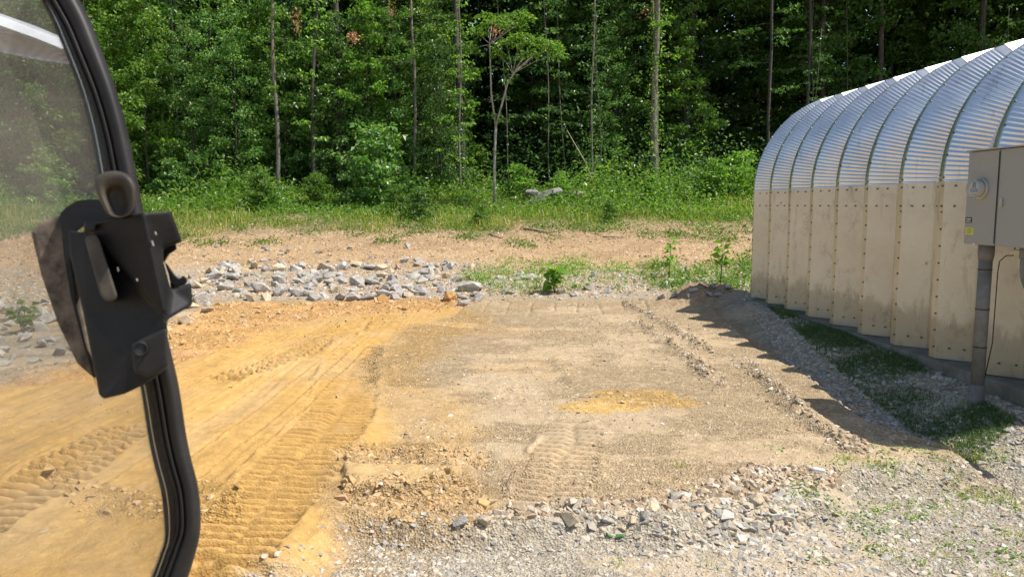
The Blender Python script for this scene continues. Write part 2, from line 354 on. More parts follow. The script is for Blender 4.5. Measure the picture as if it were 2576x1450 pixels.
    m = mat('soil', rough=.95, spec=.2); at = N(m, 'ShaderNodeAttribute', attribute_name='Col'); geo = N(m, 'ShaderNodeNewGeometry')
    pos = geo.outputs['Position']
    v = N(m, 'ShaderNodeTexVoronoi'); v.inputs['Scale'].default_value = 34; Lk(m, pos, v.inputs['Vector'])
    v2 = N(m, 'ShaderNodeTexVoronoi'); v2.inputs['Scale'].default_value = 85; Lk(m, pos, v2.inputs['Vector'])
    sp = N(m, 'ShaderNodeSeparateColor'); Lk(m, v.outputs['Color'], sp.inputs[0]); sp2 = N(m, 'ShaderNodeSeparateColor'); Lk(m, v2.outputs['Color'], sp2.inputs[0])
    f1 = ramp(m, sp.outputs[0], [(0, (.82, .80, .78)), (.6, (1, 1, 1)), (.9, (1.0, 1.0, 1.0)), (1, (1.35, 1.38, 1.42))])
    f2 = ramp(m, sp2.outputs[0], [(0, (.78, .76, .72)), (.5, (1, 1, 1)), (1, (1.22, 1.22, 1.22))])
    nn = noise(m, 9, 8, .7, pos); f3 = ramp(m, nn, [(.3, (.84, .83, .80)), (.7, (1.14, 1.14, 1.12))])
    cc = mixc(m, at.outputs['Alpha'], at.outputs['Color'], f1, 'MULTIPLY'); cc = mixc(m, at.outputs['Alpha'], cc, f2, 'MULTIPLY'); cc = mixc(m, 1, cc, f3, 'MULTIPLY'); setc(m, cc)
    ad = N(m, 'ShaderNodeMath', operation='ADD'); Lk(m, noise(m, 70, 6, .7, pos), ad.inputs[0]); Lk(m, v2.outputs['Distance'], ad.inputs[1])
    bump(m, ad.outputs[0], .85, .014)
    bn = [n_ for n_ in m.node_tree.nodes if n_.bl_idname == 'ShaderNodeBump'][0]; Lk(m, at.outputs['Alpha'], bn.inputs['Strength'])
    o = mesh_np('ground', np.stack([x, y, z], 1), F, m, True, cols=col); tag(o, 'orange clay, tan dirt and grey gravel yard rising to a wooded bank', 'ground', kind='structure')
build_ground()

# ------------------------------------------------------------------ stones
import bmesh
def hullstone(seed, n=14, flat=.6, smooth=0):
    r = np.random.RandomState(seed); p = r.normal(size=(n, 3)); p /= np.linalg.norm(p, axis=1)[:, None]
    p *= r.uniform(.75, 1.05, (n, 1)); p[:, 2] *= flat; p[:, 0] *= r.uniform(1, 1.3); p[:, 1] *= r.uniform(.7, 1)
    bm = bmesh.new(); [bm.verts.new(q) for q in p]; bmesh.ops.convex_hull(bm, input=bm.verts)
    bmesh.ops.delete(bm, geom=[v for v in bm.verts if not v.link_faces], context='VERTS')
    bmesh.ops.triangulate(bm, faces=bm.faces); bm.verts.ensure_lookup_table(); bm.verts.index_update()
    V = np.array([v.co[:] for v in bm.verts]); F = np.array([[v.index for v in f.verts] for f in bm.faces]); bm.free(); return V, F
SV = [hullstone(100 + i, 10 + i % 4, (.5, .65, .8)[i % 3]) for i in range(10)]
def scatter(name, x, y, s, mt, sink=.25, seed=0, tilt=.5, zoff=None):
    r = np.random.RandomState(seed); z = height(x, y); Vs = []; Fs = []; off = 0; kind = r.randint(0, len(SV), len(x))
    for k, (V, F) in enumerate(SV):
        i = np.where(kind == k)[0]
        if len(i) == 0: continue
        a = r.uniform(0, 2 * np.pi, len(i)); b = r.normal(0, tilt, len(i)); c = r.normal(0, tilt, len(i))
        ca, sa, cb, sb, cc, sc = np.cos(a), np.sin(a), np.cos(b), np.sin(b), np.cos(c), np.sin(c)
        P = np.repeat(V[None], len(i), 0) * s[i][:, None, None] * r.uniform(.8, 1.2, (len(i), 1, 3))
        X, Y, Z = P[..., 0], P[..., 1], P[..., 2]
        Y, Z = Y * cb[:, None] - Z * sb[:, None], Y * sb[:, None] + Z * cb[:, None]
        X, Z = X * cc[:, None] - Z * sc[:, None], X * sc[:, None] + Z * cc[:, None]
        X, Y = X * ca[:, None] - Y * sa[:, None], X * sa[:, None] + Y * ca[:, None]
        X += x[i][:, None]; Y += y[i][:, None]; Z += (z[i] + s[i] * (.5 - sink * 1.6))[:, None]
        Vs.append(np.stack([X, Y, Z], -1).reshape(-1, 3)); Fs.append((F[None] + (np.arange(len(i)) * len(V))[:, None, None] + off).reshape(-1, 3)); off += len(i) * len(V)
    return mesh_np(name, np.concatenate(Vs), np.concatenate(Fs), mt)
def stone_mat(name, stops, bs=.5, sc=18):
    m = mat(name, rough=.92, spec=.25); g = N(m, 'ShaderNodeNewGeometry'); c = ramp(m, g.outputs['Random Per Island'], stops)
    n = noise(m, sc, 6, .65, g.outputs['Position']); c2 = ramp(m, n, [(.3, (.75, .73, .70)), (.7, (1.2, 1.2, 1.18))]); setc(m, mixc(m, 1, c, c2, 'MULTIPLY')); bump(m, n, bs, .01); return m
M['gravel'] = stone_mat('gravel_stone', [(0, (.26, .245, .22)), (.3, (.40, .375, .33)), (.6, (.48, .42, .335)), (.85, (.46, .375, .265)), (1, (.60, .57, .52))], sc=40)
M['dirtstone'] = stone_mat('dirt_stone', [(0, (.30, .22, .14)), (.5, (.44, .34, .23)), (.85, (.52, .45, .36)), (1, (.62, .58, .52))], sc=40)
M['clod'] = stone_mat('clay_clod', [(0, (.46, .30, .14)), (.6, (.56, .37, .165)), (.9, (.50, .37, .22)), (1, (.60, .36, .22))], sc=40)
def pts_in(P, n, rs):
    P_ = np.array(P); a, b = P_.min(0), P_.max(0); out = [np.zeros((0, 2))]; t = 0
    while t < n:
        q = rs.uniform(a, b, (n * 2, 2)); q = q[sdpoly(P, q[:, 0], q[:, 1]) > 0]; out.append(q); t += len(q)
    return np.concatenate(out)[:n]
rs = np.random.RandomState(5)
def lognorm(n, m, s, lo, hi): return np.clip(m * np.exp(rs.normal(0, s, n)), lo, hi)
# loose gravel yard in front and along the wall
A = gp([(620, 1440), (860, 1335), (1160, 1325), (1700, 1305), (1900, 1280), (2080, 1245), (2150, 1195), (2470, 1160), (3400, 1250), (3400, 1700), (400, 1700)], 0)
q = pts_in(A, 26000, rs); d = vn(q[:, 0] * 1.1, q[:, 1] * 1.1, 1); q = q[(d > rs.uniform(.1, .6, len(q))) & (sdpoly(GREY1, q[:, 0], q[:, 1]) + .25 * fbm(q[:, 0] * 3, q[:, 1] * 3, 3, 1) > rs.uniform(-.15, .2, len(q)))]
tag(scatter('gravel', q[:, 0], q[:, 1], lognorm(len(q), .0098, .5, .004, .026) * (1 + .75 * sstep(-.7, .1, q[:, 0] + .3 * fbm(q[:, 0] * 2, q[:, 1] * 2, 2, 0)) * sstep(1.9, 1.0, q[:, 0]) * sstep(3.35, 3.75, q[:, 1]) + .3 * (q[:, 0] > 1)), M['gravel'], .42, 1, .25), 'loose grey crushed gravel covering the front of the yard', 'gravel', kind='stuff')
B = gp([(1700, 1275), (1880, 1190), (2060, 1200), (2130, 1200), (2080, 1250), (1900, 1285), (1700, 1308), (1400, 1320), (1180, 1335), (1160, 1310), (1400, 1290)], .02)
q = pts_in(B, 1500, rs)
tag(scatter('edge_stones', q[:, 0], q[:, 1], lognorm(len(q), .019, .4, .008, .045), M['dirtstone'], .35, 2), 'tan stones spilled along the front edge of the dirt pad', 'stones', kind='stuff')
W = gp([(1850, 775), (1930, 775), (2200, 900), (2420, 1000), (2700, 1080), (3000, 1200), (2500, 1150), (2200, 1050), (2000, 940)], .05)
q = pts_in(W, 7000, rs)
tag(scatter('wall_gravel', q[:, 0], q[:, 1], lognorm(len(q), .019, .4, .008, .045), M['gravel'], .35, 3, .3), 'grey gravel in the shade at the foot of the metal wall', 'gravel', kind='stuff')
# pebbles pressed into the pad
q = pts_in(PAD, 90000, rs); q = q[(np.abs(q[:, 0]) < .72 * (q[:, 1] + .5)) & (q[:, 0] > -6)]
cl = sdpoly(CLAY, q[:, 0], q[:, 1]); q = q[(cl < -.05) | (rs.rand(len(q)) < .03)]; d = fbm(q[:, 0] * 1.3, q[:, 1] * 1.3, 3, 1); q = q[d > rs.uniform(-.5, .5, len(q))]
tag(scatter('pad_pebbles', q[:, 0], q[:, 1], lognorm(len(q), .0085, .5, .004, .026), M['dirtstone'], .4, 4), 'small pebbles pressed into the tan packed dirt', 'pebbles', kind='stuff')
# clods of clay
cs = []
for P, n in ((PATCH, 160), (BERM, 700), (SCARP, 900), (LSC, 380), (FARC, 3300)): cs.append(pts_in(P, n, rs))
q = np.concatenate(cs); d, s_, L = pathd(T1, q[:, 0], q[:, 1]); q = q[np.abs(d) > .2]
sz = lognorm(len(q), .0085, .6, .004, .045) * np.where(q[:, 1] > 8, 1.9, 1)
tag(scatter('clay_clods', q[:, 0], q[:, 1], sz, M['clod'], .35, 5), 'crumbled orange clay clods along the cut edges', 'clods', kind='stuff')
q = []
for P in RIDG[:3]:
    for _ in range(700):
        i = rs.randint(len(P) - 1); t = rs.rand(); q.append((P[i][0] * (1 - t) + P[i + 1][0] * t + rs.normal(0, .06), P[i][1] * (1 - t) + P[i + 1][1] * t + rs.normal(0, .06)))
q = np.array(q)
q2 = pts_in(CLAY, 60000, rs); k = (np.abs(q2[:, 0]) < .72 * (q2[:, 1] + .5)) & (vn(q2[:, 0] * 7, q2[:, 1] * .5, 2) * vn(q2[:, 0] * 2, q2[:, 1] * 1.5, 1) > rs.uniform(.30, .8, len(q2))); q2 = q2[k]
tag(scatter('clay_crumbs', q2[:, 0], q2[:, 1], lognorm(len(q2), .0055, .5, .003, .02) * np.clip(q2[:, 1] / 6, 1, 1.8), M['clod'], .35, 16), 'fine orange crumbs strewn in lines over the scraped clay', 'crumbs', kind='stuff')
tag(scatter('track_crumbs', q[:, 0], q[:, 1], lognorm(len(q), .012, .5, .005, .035), M['dirtstone'], .35, 6), 'tan dirt crumbs heaped beside the machine tracks', 'crumbs', kind='stuff')
# chips on the bank
x = rs.uniform(-13, 9, 26000); y = rs.uniform(13, 22.5, 26000); k = np.abs(x) < .75 * y; x, y = x[k], y[k]
M['chip'] = stone_mat('bank_chip', [(0, (.36, .21, .11)), (.5, (.50, .33, .18)), (1, (.58, .46, .33))])
tag(scatter('bank_chips', x, y, lognorm(len(x), .022, .45, .01, .06), M['chip'], .38, 7), 'orange and tan stone chips over the bare bank', 'chips', kind='stuff')
x = rs.uniform(-13, 7.5, 9000); y = 14.3 + rs.normal(0, 1.0, 9000) - np.clip(-x - 5, 0, 3) * .6; k = (np.abs(x) < .75 * y) & (y > 12.6 - np.clip(-x - 5, 0, 3)); x, y = x[k], y[k]
tag(scatter('ditch_gravel', x, y, lognorm(len(x), .03, .45, .012, .07), M['gravel'], .38, 8), 'small broken limestone between the larger rocks', 'gravel', kind='stuff')

# individual rocks ------------------------------------------------------------
def rockmat(name, a, b, c):
    m = mat(name, rough=.9, spec=.3); co = coords(m); n = noise(m, 2.2, 7, .62, co); oi = N(m, 'ShaderNodeObjectInfo')
    col = ramp(m, n, [(.30, a), (.5, b), (.68, c)]); hs = N(m, 'ShaderNodeHueSaturation'); Lk(m, col, hs.inputs['Color'])
    mr = N(m, 'ShaderNodeMapRange'); mr.inputs[3].default_value = .78; mr.inputs[4].default_value = 1.15; Lk(m, oi.outputs['Random'], mr.inputs[0]); Lk(m, mr.outputs[0], hs.inputs['Value'])
    setc(m, hs.outputs[0]); bump(m, noise(m, 6, 8, .7, co), .55, .06); return m
M['rockg'] = rockmat('rock_grey', (.30, .265, .22), (.42, .385, .335), (.55, .52, .47))
M['rockt'] = rockmat('rock_tan', (.42, .31, .18), (.56, .45, .30), (.63, .56, .45))
M['rubble'] = rockmat('rubble_grey', (.14, .12, .10), (.30, .28, .25), (.42, .40, .37))
M['rocko'] = rockmat('rock_orange', (.38, .18, .05), (.55, .30, .10), (.60, .36, .14))
def rock_me(seed, mt, flat=.75):
    V, F = hullstone(seed, 15, flat); me = mesh_np('rock', V, F, mt, link=False)
    bm = bmesh.new(); bm.from_mesh(me); bmesh.ops.dissolve_limit(bm, angle_limit=R(14), verts=bm.verts, edges=bm.edges)
    bmesh.ops.bevel(bm, geom=list(bm.edges), offset=.05, segments=1, affect='EDGES', clamp_overlap=True); bm.to_mesh(me); bm.free(); return me
RG = [rock_me(200 + i, M['rockg'], (.6, .75, .9)[i % 3]) for i in range(9)]; RT = [rock_me(300 + i, M['rockt'], .7) for i in range(4)]; RO = rock_me(400, M['rocko'])
def rock(px, py, wpx, me=None, label=None, group=None, y=None, zs=.85, cat='rock', up=.2):
    X, Y = hit(px, py + wpx * .25)
    s = wpx / FX * Y * (.60 if rs is not None else .5); o = obj('rock', me or RG[rs.randint(9)]); o.location = (X, Y, hz(X, Y) + s * up)
    o.scale = (s, s * rs.uniform(.8, 1.1), s * zs * rs.uniform(.85, 1.15)); o.rotation_euler = (rs.normal(0, .4), rs.normal(0, .4), rs.uniform(0, 6.28)) if zs > .7 else (.1, .05, rs.uniform(0, 6.28))
    tag(o, label, cat, group); return o
rock(1430, 1285, 105, RT[2], 'largest flat-topped tan rock at the front edge of the dirt pad', up=.1, zs=.6).scale = (.10, .075, .06)
for i in range(1): pass
def pick(): return RT[rs.randint(4)] if rs.rand() < .22 else RG[rs.randint(9)]
spots = [(675, 555, 0)]
BIG = [(655, 720, 50), (590, 690, 46), (630, 745, 42), (700, 730, 46), (745, 735, 40), (855, 745, 38), (540, 690, 40), (505, 745, 50), (470, 800, 46), (455, 765, 40), (520, 775, 36), (700, 700, 44), (770, 690, 34), (800, 700, 40), (830, 690, 36), (815, 668, 40), (745, 672, 34), (700, 672, 38), (668, 745, 34), (790, 745, 36), (900, 705, 44), (940, 700, 46), (935, 668, 36), (960, 690, 34), (985, 705, 42), (1010, 735, 40), (1040, 690, 40), (1075, 680, 36), (1090, 695, 34), (1120, 690, 36), (890, 745, 40), (925, 745, 36), (965, 735, 38), (870, 665, 26), (640, 665, 34), (600, 730, 36), (560, 720, 40), (1060, 722, 34), (1130, 735, 34), (1000, 668, 26), (1150, 700, 30)]
for px, py, s in BIG: rock(px, py, s * 1.05, pick(), 'angular pale limestone rock in the row of broken rocks beyond the clay', 'rocks in the main row beyond the clay')
for i in range(165):
    px = rs.uniform(430, 1200); t = rs.rand(); py = 652 + 100 * t + (0 if px > 560 else (560 - px) * .28 * t)
    rock(px, py, rs.uniform(14, 36), pick(), 'angular pale limestone rock in the row of broken rocks beyond the clay', 'rocks in the main row beyond the clay')
for i in range(80):
    px = rs.uniform(-60, 450); t = rs.rand(); py = 755 + 165 * t - (px - 100) * .10
    rock(px, py, rs.uniform(18, 56), RG[rs.randint(9)], 'pale rock seen through the dusty cab glass on the left', 'rocks seen through the cab glass')
for i in range(48): rock(rs.uniform(1200, 1880), rs.uniform(688, 745), rs.uniform(10, 30), RG[rs.randint(9)], 'small pale rock among the weeds left of the metal building', 'small rocks among the weeds')
rock(1180, 715, 66, RG[1], 'large dark-cracked grey rock at the right end of the rock row', zs=.75)
rock(1165, 757, 36, RG[4], 'lone pale grey rock on the edge of the tan pad below the rock row')
rock(1130, 745, 44, RO, 'bright orange clay-stained rock at the right end of the rock row', zs=1.2)
rock(962, 748, 36, RO, 'orange clay-stained rock half buried below the middle of the rock row')
rock(1330, 690, 50, RG[2], 'flat grey rock in the weeds right of the rock row', zs=.5)
for px, py, s, lb in ((800, 635, 22, 'small pale rock lying alone on the bare bank above the row'), (1025, 617, 24, 'small grey rock alone below the grass in mid picture'), (725, 628, 18, 'small white rock on the bank nearest the door frame'), (880, 620, 16, 'tiny pale rock on the bare bank below the tall weeds')): rock(px, py, s, None, lb)
for i in range(16): rock(rs.uniform(500, 1100), rs.uniform(615, 655), rs.uniform(8, 15), RG[rs.randint(9)], 'small pale rock scattered on the bare bank above the row', 'small rocks scattered on the bank')
for px, py, s in ((1875, 566, 18), (1880, 578, 18), (1885, 600, 16)): rock(px, py, s, RG[3], 'round white rock beside the far corner of the metal building', 'white rocks by the building corner')
for px, py, s in ((1160, 1310, 46), (1215, 1305, 48), (1530, 1310, 40), (1560, 1285, 30), (1620, 1290, 34), (1640, 1270, 44), (1700, 1240, 46), (1790, 1275, 34), (1745, 1270, 30), (1850, 1230, 40), (1900, 1250, 44), (1880, 1215, 34), (1960, 1240, 36), (1480, 1270, 34), (1590, 1310, 34), (1870, 1365, 26), (1920, 1190, 26)):
    rock(px, py, s, RT[rs.randint(4)] if rs.rand() < .6 else RG[rs.randint(9)], 'fist-sized broken stone along the front edge of the dirt pad', 'broken stones along the pad edge', up=.2, zs=.8)

# ------------------------------------------------------------------ metal building
B0 = 10.72 + .10; PT = .615; NP = 10; SL = math.atan(-.0571)
CZ = .28                                        # concrete top
bld = thing('metal_building', 'arched corrugated metal building on a concrete footing at the right', 'building', (wallx(B0), B0, CZ), rz=-SL)
# local frame: +x into the building, -y towards the eye along the wall, z up
AR, AH = 1.35, 1.51; TH = R(71); HALF = 4.2; SLO = R(15)
def sec(t):
    """point and outward normal of the cross-section; t in metres"""
    if t < AH: return (0, t), (-1, 0)
    t -= AH
    if t < AR * TH:
        a = t / AR; return (AR * (1 - math.cos(a)), AH + AR * math.sin(a)), (-math.cos(a), math.sin(a))
    t -= AR * TH; x = AR * (1 - math.cos(TH)) + t * math.cos(SLO); return (x, AH + AR * math.sin(TH) + t * math.sin(SLO)), (-math.sin(SLO), math.cos(SLO))
TLEN = AH + AR * TH + (HALF - AR * (1 - math.cos(TH))) / math.cos(SLO)
PROFL = [(0, 0, 0), (.035, 0, 0), (.225, .19, 1), (.24, .19, 1), (.375, .19, 1), (.39, .19, 1), (.57, 0, 0), (.615, 0, 0)]     # (along, inward, crimped)
def metal(name, c1, c2, rough, mt_=.95):
    m = mat(name, rough=rough, metal=.95); co = coords(m); n = noise(m, 1.6, 8, .7, co)
    n2 = noise(m, 1.0, 6, .75, coords(m, 'Object', (9, 9, 1.2)))
    c = ramp(m, n, [(.35, c1), (.65, c2)]); st = ramp(m, n2, [(.58, (1, 1, 1)), (.74, (.62, .60, .55))]); c = mixc(m, 1, c, st, 'MULTIPLY')
    setc(m, c); mr = N(m, 'ShaderNodeMapRange'); mr.inputs[3].default_value = rough - .08; mr.inputs[4].default_value = rough + .14; Lk(m, n, mr.inputs[0]); setc(m, mr.outputs[0], 'Roughness')
    m.node_tree.nodes['Principled BSDF'].inputs['Metallic'].default_value = mt_; return m
M['galv'] = metal('galvanised_arch', (.72, .73, .73), (.90, .90, .89), .34)
M['galvw'] = metal('galvanised_wall', (.60, .535, .41), (.73, .66, .52), .45, .6)
def stains(m):
    """weathering: grime along the bottom, grey streaks, rust spots, shallow dents"""
    nt_ = m.node_tree; b = nt_.nodes['Principled BSDF']; base = b.inputs['Base Color'].links[0].from_socket; co = coords(m)
    sx = N(m, 'ShaderNodeSeparateXYZ'); Lk(m, co, sx.inputs[0]); n1 = noise(m, 3.2, 7, .7, coords(m, 'Object', (3, 3, 1)), .4)
    ad = N(m, 'ShaderNodeMath', operation='MULTIPLY_ADD'); Lk(m, n1, ad.inputs[0]); ad.inputs[1].default_value = -.6; Lk(m, sx.outputs[2], ad.inputs[2])
    low = ramp(m, ad.outputs[0], [(0, (.42, .41, .34)), (.02, (1, 1, 1))]); low.node.color_ramp.elements[0].position = 0; low.node.color_ramp.elements[1].position = .10
    c = mixc(m, .5, base, low, 'MULTIPLY')
    bl = ramp(m, noise(m, 2.3, 9, .78, coords(m, 'Object', (2.0, 2.0, 1.3)), .3), [(.54, (1, 1, 1)), (.62, (.80, .80, .78)), (.68, (.45, .45, .43))]); c = mixc(m, .8, c, bl, 'MULTIPLY')
    ru = noise(m, 7, 5, .6, co); r1 = N(m, 'ShaderNodeMapRange'); r1.inputs[1].default_value = .70; r1.inputs[2].default_value = .76; Lk(m, ru, r1.inputs[0]); c = mixc(m, r1.outputs[0], c, (.30, .12, .03)); setc(m, c)
    bump(m, noise(m, 2.0, 3, .5, co), .25, .03)
stains(M['galvw'])
M['bolt'] = mat('bolt_steel', (.16, .15, .14), .45, .8)
def strip(tl, mt, name, parent, ybase, lift=0, crimp=None, thick=True, side=1):
    """one panel between the section lengths in tl"""
    V = []; F = []; prev = []
    cols = []
    for (a, d, c) in (PROFL[:-2] if ybase < -PT * (NP - 1.5) else PROFL):
        cols.append((a, d, c))
    for t in tl:
        for (a, d, c) in cols:
            (x, z), (nx, nz) = sec(t); dd = d - lift
            if crimp and c:
                ph = (t - crimp[0]) / crimp[2]; am = sstep(crimp[0], crimp[0] + .01, t) * sstep(crimp[1], crimp[1] - .01, t)
                dd += .009 * (math.cos(2 * math.pi * ph) - 1) * am * (-1)
            px = x - nx * dd; pz = z - nz * dd
            if side < 0: px = 2 * HALF - px
            V.append((px, ybase - a, pz))
    k = len(cols)
    for i in range(len(tl) - 1):
        for j in range(k - 1):
            F.append((i * k + j, i * k + j + 1, (i + 1) * k + j + 1, (i + 1) * k + j))
    return V, F
def fine(a, b, st): n = max(1, int(math.ceil((b - a) / st))); return [a + (b - a) * i / n for i in range(n + 1)]
C0, C1 = AH + .01, AH + AR * TH - .12; CP = (C1 - C0) / 38
def boltat(mb, t, yy, inn, n=6, r=.009):
    (x, z), (nx, nz) = sec(t); p = Vector((x - nx * inn, yy, z - nz * inn)); nn = Vector((nx, 0, nz)); mb.tube([p, p + nn * .010], [r, r * .8], n)
for i in range(NP):
    yb = -PT * i
    mb = MB(); V, F = strip([-.0, 1.29], None, None, None, yb); mb.add(V, F); wp = mb.build('wall_panel', M['galvw'], bld); 
    mb = MB(); V, F = strip([1.255, 1.29, AH + .01], None, None, None, yb, lift=.004); mb.add(V, F); mb.build('splice_panel', M['galvw'], bld)
    mb = MB(); tl = fine(AH + .004, C0, .01) + fine(C0, C1, CP / 8)[1:] + fine(C1, C1 + .12, .04)[1:]
    V, F = strip(tl, None, None, None, yb, lift=.0015, crimp=(C0, C1, CP)); mb.add(V, F)
    o = mb.build('arch_panel', M['galv'], bld, smooth=True)
    mb = MB(); t1 = C1 + .12; tl = [t1 - .03, t1 + .38]; V, F = strip(tl, None, None, None, yb, lift=.006); mb.add(V, F)
    tl = fine(t1 + .38, TLEN, CP / 6); V, F = strip(tl, None, None, None, yb, lift=.003, crimp=(t1 + .4, TLEN, CP)); mb.add(V, F)
    tl = [0, AH] + fine(AH, AH + AR * TH, .06)[1:] + [TLEN]; V, F = strip(tl, None, None, None, yb, side=-1); mb.add(V, [f[::-1] for f in F])
    mb.build('roof_panel', M['galv'], bld)
    mb = MB()
    for k in range(9): boltat(mb, .10 + .145 * k, yb - .02, 0)
    for k in range(9): boltat(mb, 1.55 + .19 * k, yb - .02, -.002)
    for t in (1.31, 1.48):
        for a, d in ((.02, -.003), (.10, .06), (.17, .125), (.28, .185), (.35, .185)): boltat(mb, t, yb - a, d - .004)
    for a, d in ((.12, .075), (.20, .155), (.31, .19)): boltat(mb, .10, yb - a, d)
    for a in (.02, .10, .20, .31): boltat(mb, C1 + .13, yb - a, min(.19, max(0, (a - .045))) - .01)
    tag(mb.build('bolt_row', M['bolt'], bld), kind='stuff')
# end walls and footing
for yy in (B0 - B0 + .02, -PT * NP + .20):
    mb = MB(); pr = [sec(t)[0] for t in [0] + fine(AH, AH + AR * TH, .08) + [TLEN]]; pr = [(x + .10 * (1 if i < 14 else .3), z) for i, (x, z) in enumerate(pr)]
    pr = pr + [(2 * HALF - x, z) for x, z in pr[::-1][1:]]
    mb.prism([(x, yy - .02, z) for x, z in pr], [(x, yy - .06 if yy > -1 else yy + .03, z) for x, z in pr]); mb.build('end_wall', M['galvw'], bld)
M['conc'] = mat('concrete', (.30, .28, .24), .9); cn = noise(M['conc'], 5, 8, .7, coords(M['conc'])); setc(M['conc'], ramp(M['conc'], cn, [(.3, (.12, .11, .085)), (.6, (.24, .22, .18)), (.8, (.34, .32, .27))])); bump(M['conc'], cn, .5, .02)
mb = MB(); mb.box((HALF, -PT * NP / 2 + .1, -.3), (HALF + .055, PT * NP / 2, .295)); mb.build('footing', M['conc'], bld, bevel=.012)

# meter cabinet, pipe, conduit
def onwall(off, yy, z): return Vector((wallx(yy) - off, yy, z))
YB = 5.62; CW = .33
M['grey'] = mat('cabinet_grey', (.34, .34, .325), .5); gn = noise(M['grey'], 90, 3, .6, coords(M['grey'])); bump(M['grey'], gn, .12, .003)
M['pvc'] = mat('pvc_grey', (.20, .19, .175), .6); pn = noise(M['pvc'], 6, 6, .7, coords(M['pvc'])); setc(M['pvc'], ramp(M['pvc'], pn, [(.35, (.13, .12, .10)), (.6, (.21, .20, .185))]))
M['black'] = mat('black_rubber', (.012, .012, .012), .5); M['white'] = mat('label_white', (.7, .7, .68), .6); M['yel'] = mat('label_yellow', (.62, .60, .12), .6); M['red'] = mat('label_red', (.5, .05, .03), .6)
M['blue'] = mat('label_blue', (.06, .20, .42), .5); M['ring'] = mat('meter_ring', (.55, .53, .48), .35, .6)
fx = 3.34
meter = thing('meter_cabinet', 'grey electric meter cabinet mounted on the near end of the metal wall', 'meter box', (fx, YB, 1.315), rz=-SL)
mb = MB(); mb.box((.11, -CW / 2, .333), (.11, CW / 2 - .002, .332)); mb.build('meter_compartment', M['grey'], meter, bevel=.005)
mb = MB(); mb.box((.112, -CW - .40, .333), (.11, .397, .332)); mb.build('breaker_compartment', M['grey'], meter, bevel=.005)
mb = MB(); mb.box((.10, -.45, .6735), (.118, .46, .005)); mb.build('rain_hood', M['grey'], meter, bevel=.002)
mb = MB(); mb.tube([(.0, -.17, .24 + .16), (-.02, -.17, .4)], [.074, .072], 28); mb.build('meter_ring', M['ring'], meter, True, .002)
gl = mat('meter_glass', (.55, .56, .56), .15); glb = gl.node_tree.nodes['Principled BSDF']; glb.inputs['Alpha'].default_value = .35
mb = MB(); mb.tube([(-.02, -.17, .4), (-.075, -.17, .4), (-.085, -.17, .4)], [.064, .062, .056], 28); mb.build('meter_dome', gl, meter, True)
mb = MB(); mb.tube([(-.0205, -.17, .4), (-.060, -.17, .4)], [.056, .054], 24); face = mb.build('meter_face', mat('meter_face', (.62, .60, .52), .5), meter)
mb = MB(); mb.box((-.062, -.17, .425), (.0015, .017, .022)); mb.build('display', mat('meter_display', (.07, .09, .07), .3), face)
mb = MB(); mb.box((-.062, -.17, .386), (.0015, .040, .013)); mb.box((-.062, -.17, .358), (.0015, .022, .004)); mb.build('blue_band', M['blue'], face)
def sticker(name, y, z, w, h, m_, marks):
    mb = MB(); mb.box((-.001, y, z), (.001, w, h)); o = mb.build(name, m_, meter)
    for mm, bars in marks:
        mb = MB()
        for a, b, c, d in bars: mb.box((-.0025, y + a * w, z + b * h), (.0008, c * w, d * h))
        mb.build('print', mm, o)
sticker('barcode_sticker', -.045, .175, .036, .020, M['black'], [(M['white'], [(0, .5, .8, .12), (-.3, .05, .4, .1), (.3, -.1, .3, .1), (0, -.55, .8, .12)])])
sticker('yellow_sticker', -.062, .095, .044, .026, M['yel'], [(mat('print_olive', (.25, .24, .05), .6), [(0, .55, .55, .09), (0, .1, .7, .05), (0, -.2, .6, .05), (.2, -.5, .4, .06)])])
sticker('warning_sticker', -.62, .40, .03, .014, M['white'], [(M['red'], [(0, 0, .6, .35)])])
mb = MB(); mb.tube([(.0, -.12, -.004), (.0, -.12, .012)], .012, 8); mb.build('hub_lug', M['ring'], meter)
mb = MB(); mb.box((-.003, -CW - .0, .333), (.0012, .0035, .318)); mb.build('door_gap', M['black'], meter)
for z in (.06, .61):
    for y_ in (-.03, -.30): mb = MB(); mb.tube([(.002, y_, z), (-.004, y_, z)], .005, 8); mb.build('screw', M['ring'], meter)
mb = MB(); mb.box((-.006, -CW - .05, .30), (.006, .010, .030)); mb.box((-.012, -CW - .05, .305), (.004, .005, .012)); mb.build('hasp', M['ring'], meter, bevel=.001)
pp = thing('conduit_pipe', 'straight grey conduit pipe running from the meter cabinet into the ground', 'pipe', (fx + .10, YB - .12, 0))
gz = hz(fx + .1, YB - .12)
mb = MB(); mb.tube([(0, 0, gz - .1), (0, 0, gz + .14)], .053, 20); mb.build('lower_coupling', M['pvc'], pp, True)
mb = MB(); mb.tube([(0, 0, gz + .1), (0, 0, 1.315)], .045, 20); mb.build('pipe', M['pvc'], pp, True)
mb = MB(); mb.tube([(0, 0, 1.20), (0, 0, 1.24), (0, 0, 1.314)], [.047, .053, .053], 20); mb.build('upper_coupling', M['pvc'], pp, True)
for z in (1.13, .84, .56): mb = MB(); mb.tube([(0, 0, z), (0, 0, z + .008)], .0475, 20); mb.build('strap', M['black'], pp)
sw = thing('sweep_conduit', 'curved grey conduit elbow under the right part of the meter cabinet', 'pipe', (fx + .12, YB - .52, 0))
P = [(0, 0, 1.314), (0, 0, 1.2)] + [(0, -.22 * (1 - math.cos(a)), 1.2 - .22 * math.sin(a)) for a in np.linspace(.1, 1.5, 12)] + [(0, -.8, .975)]
mb = MB(); mb.tube(P, .034, 16); mb.build('elbow', M['pvc'], sw, True); mb = MB(); mb.tube([(0, 0, 1.24), (0, 0, 1.313)], .041, 16); mb.build('collar', M['pvc'], sw, True)
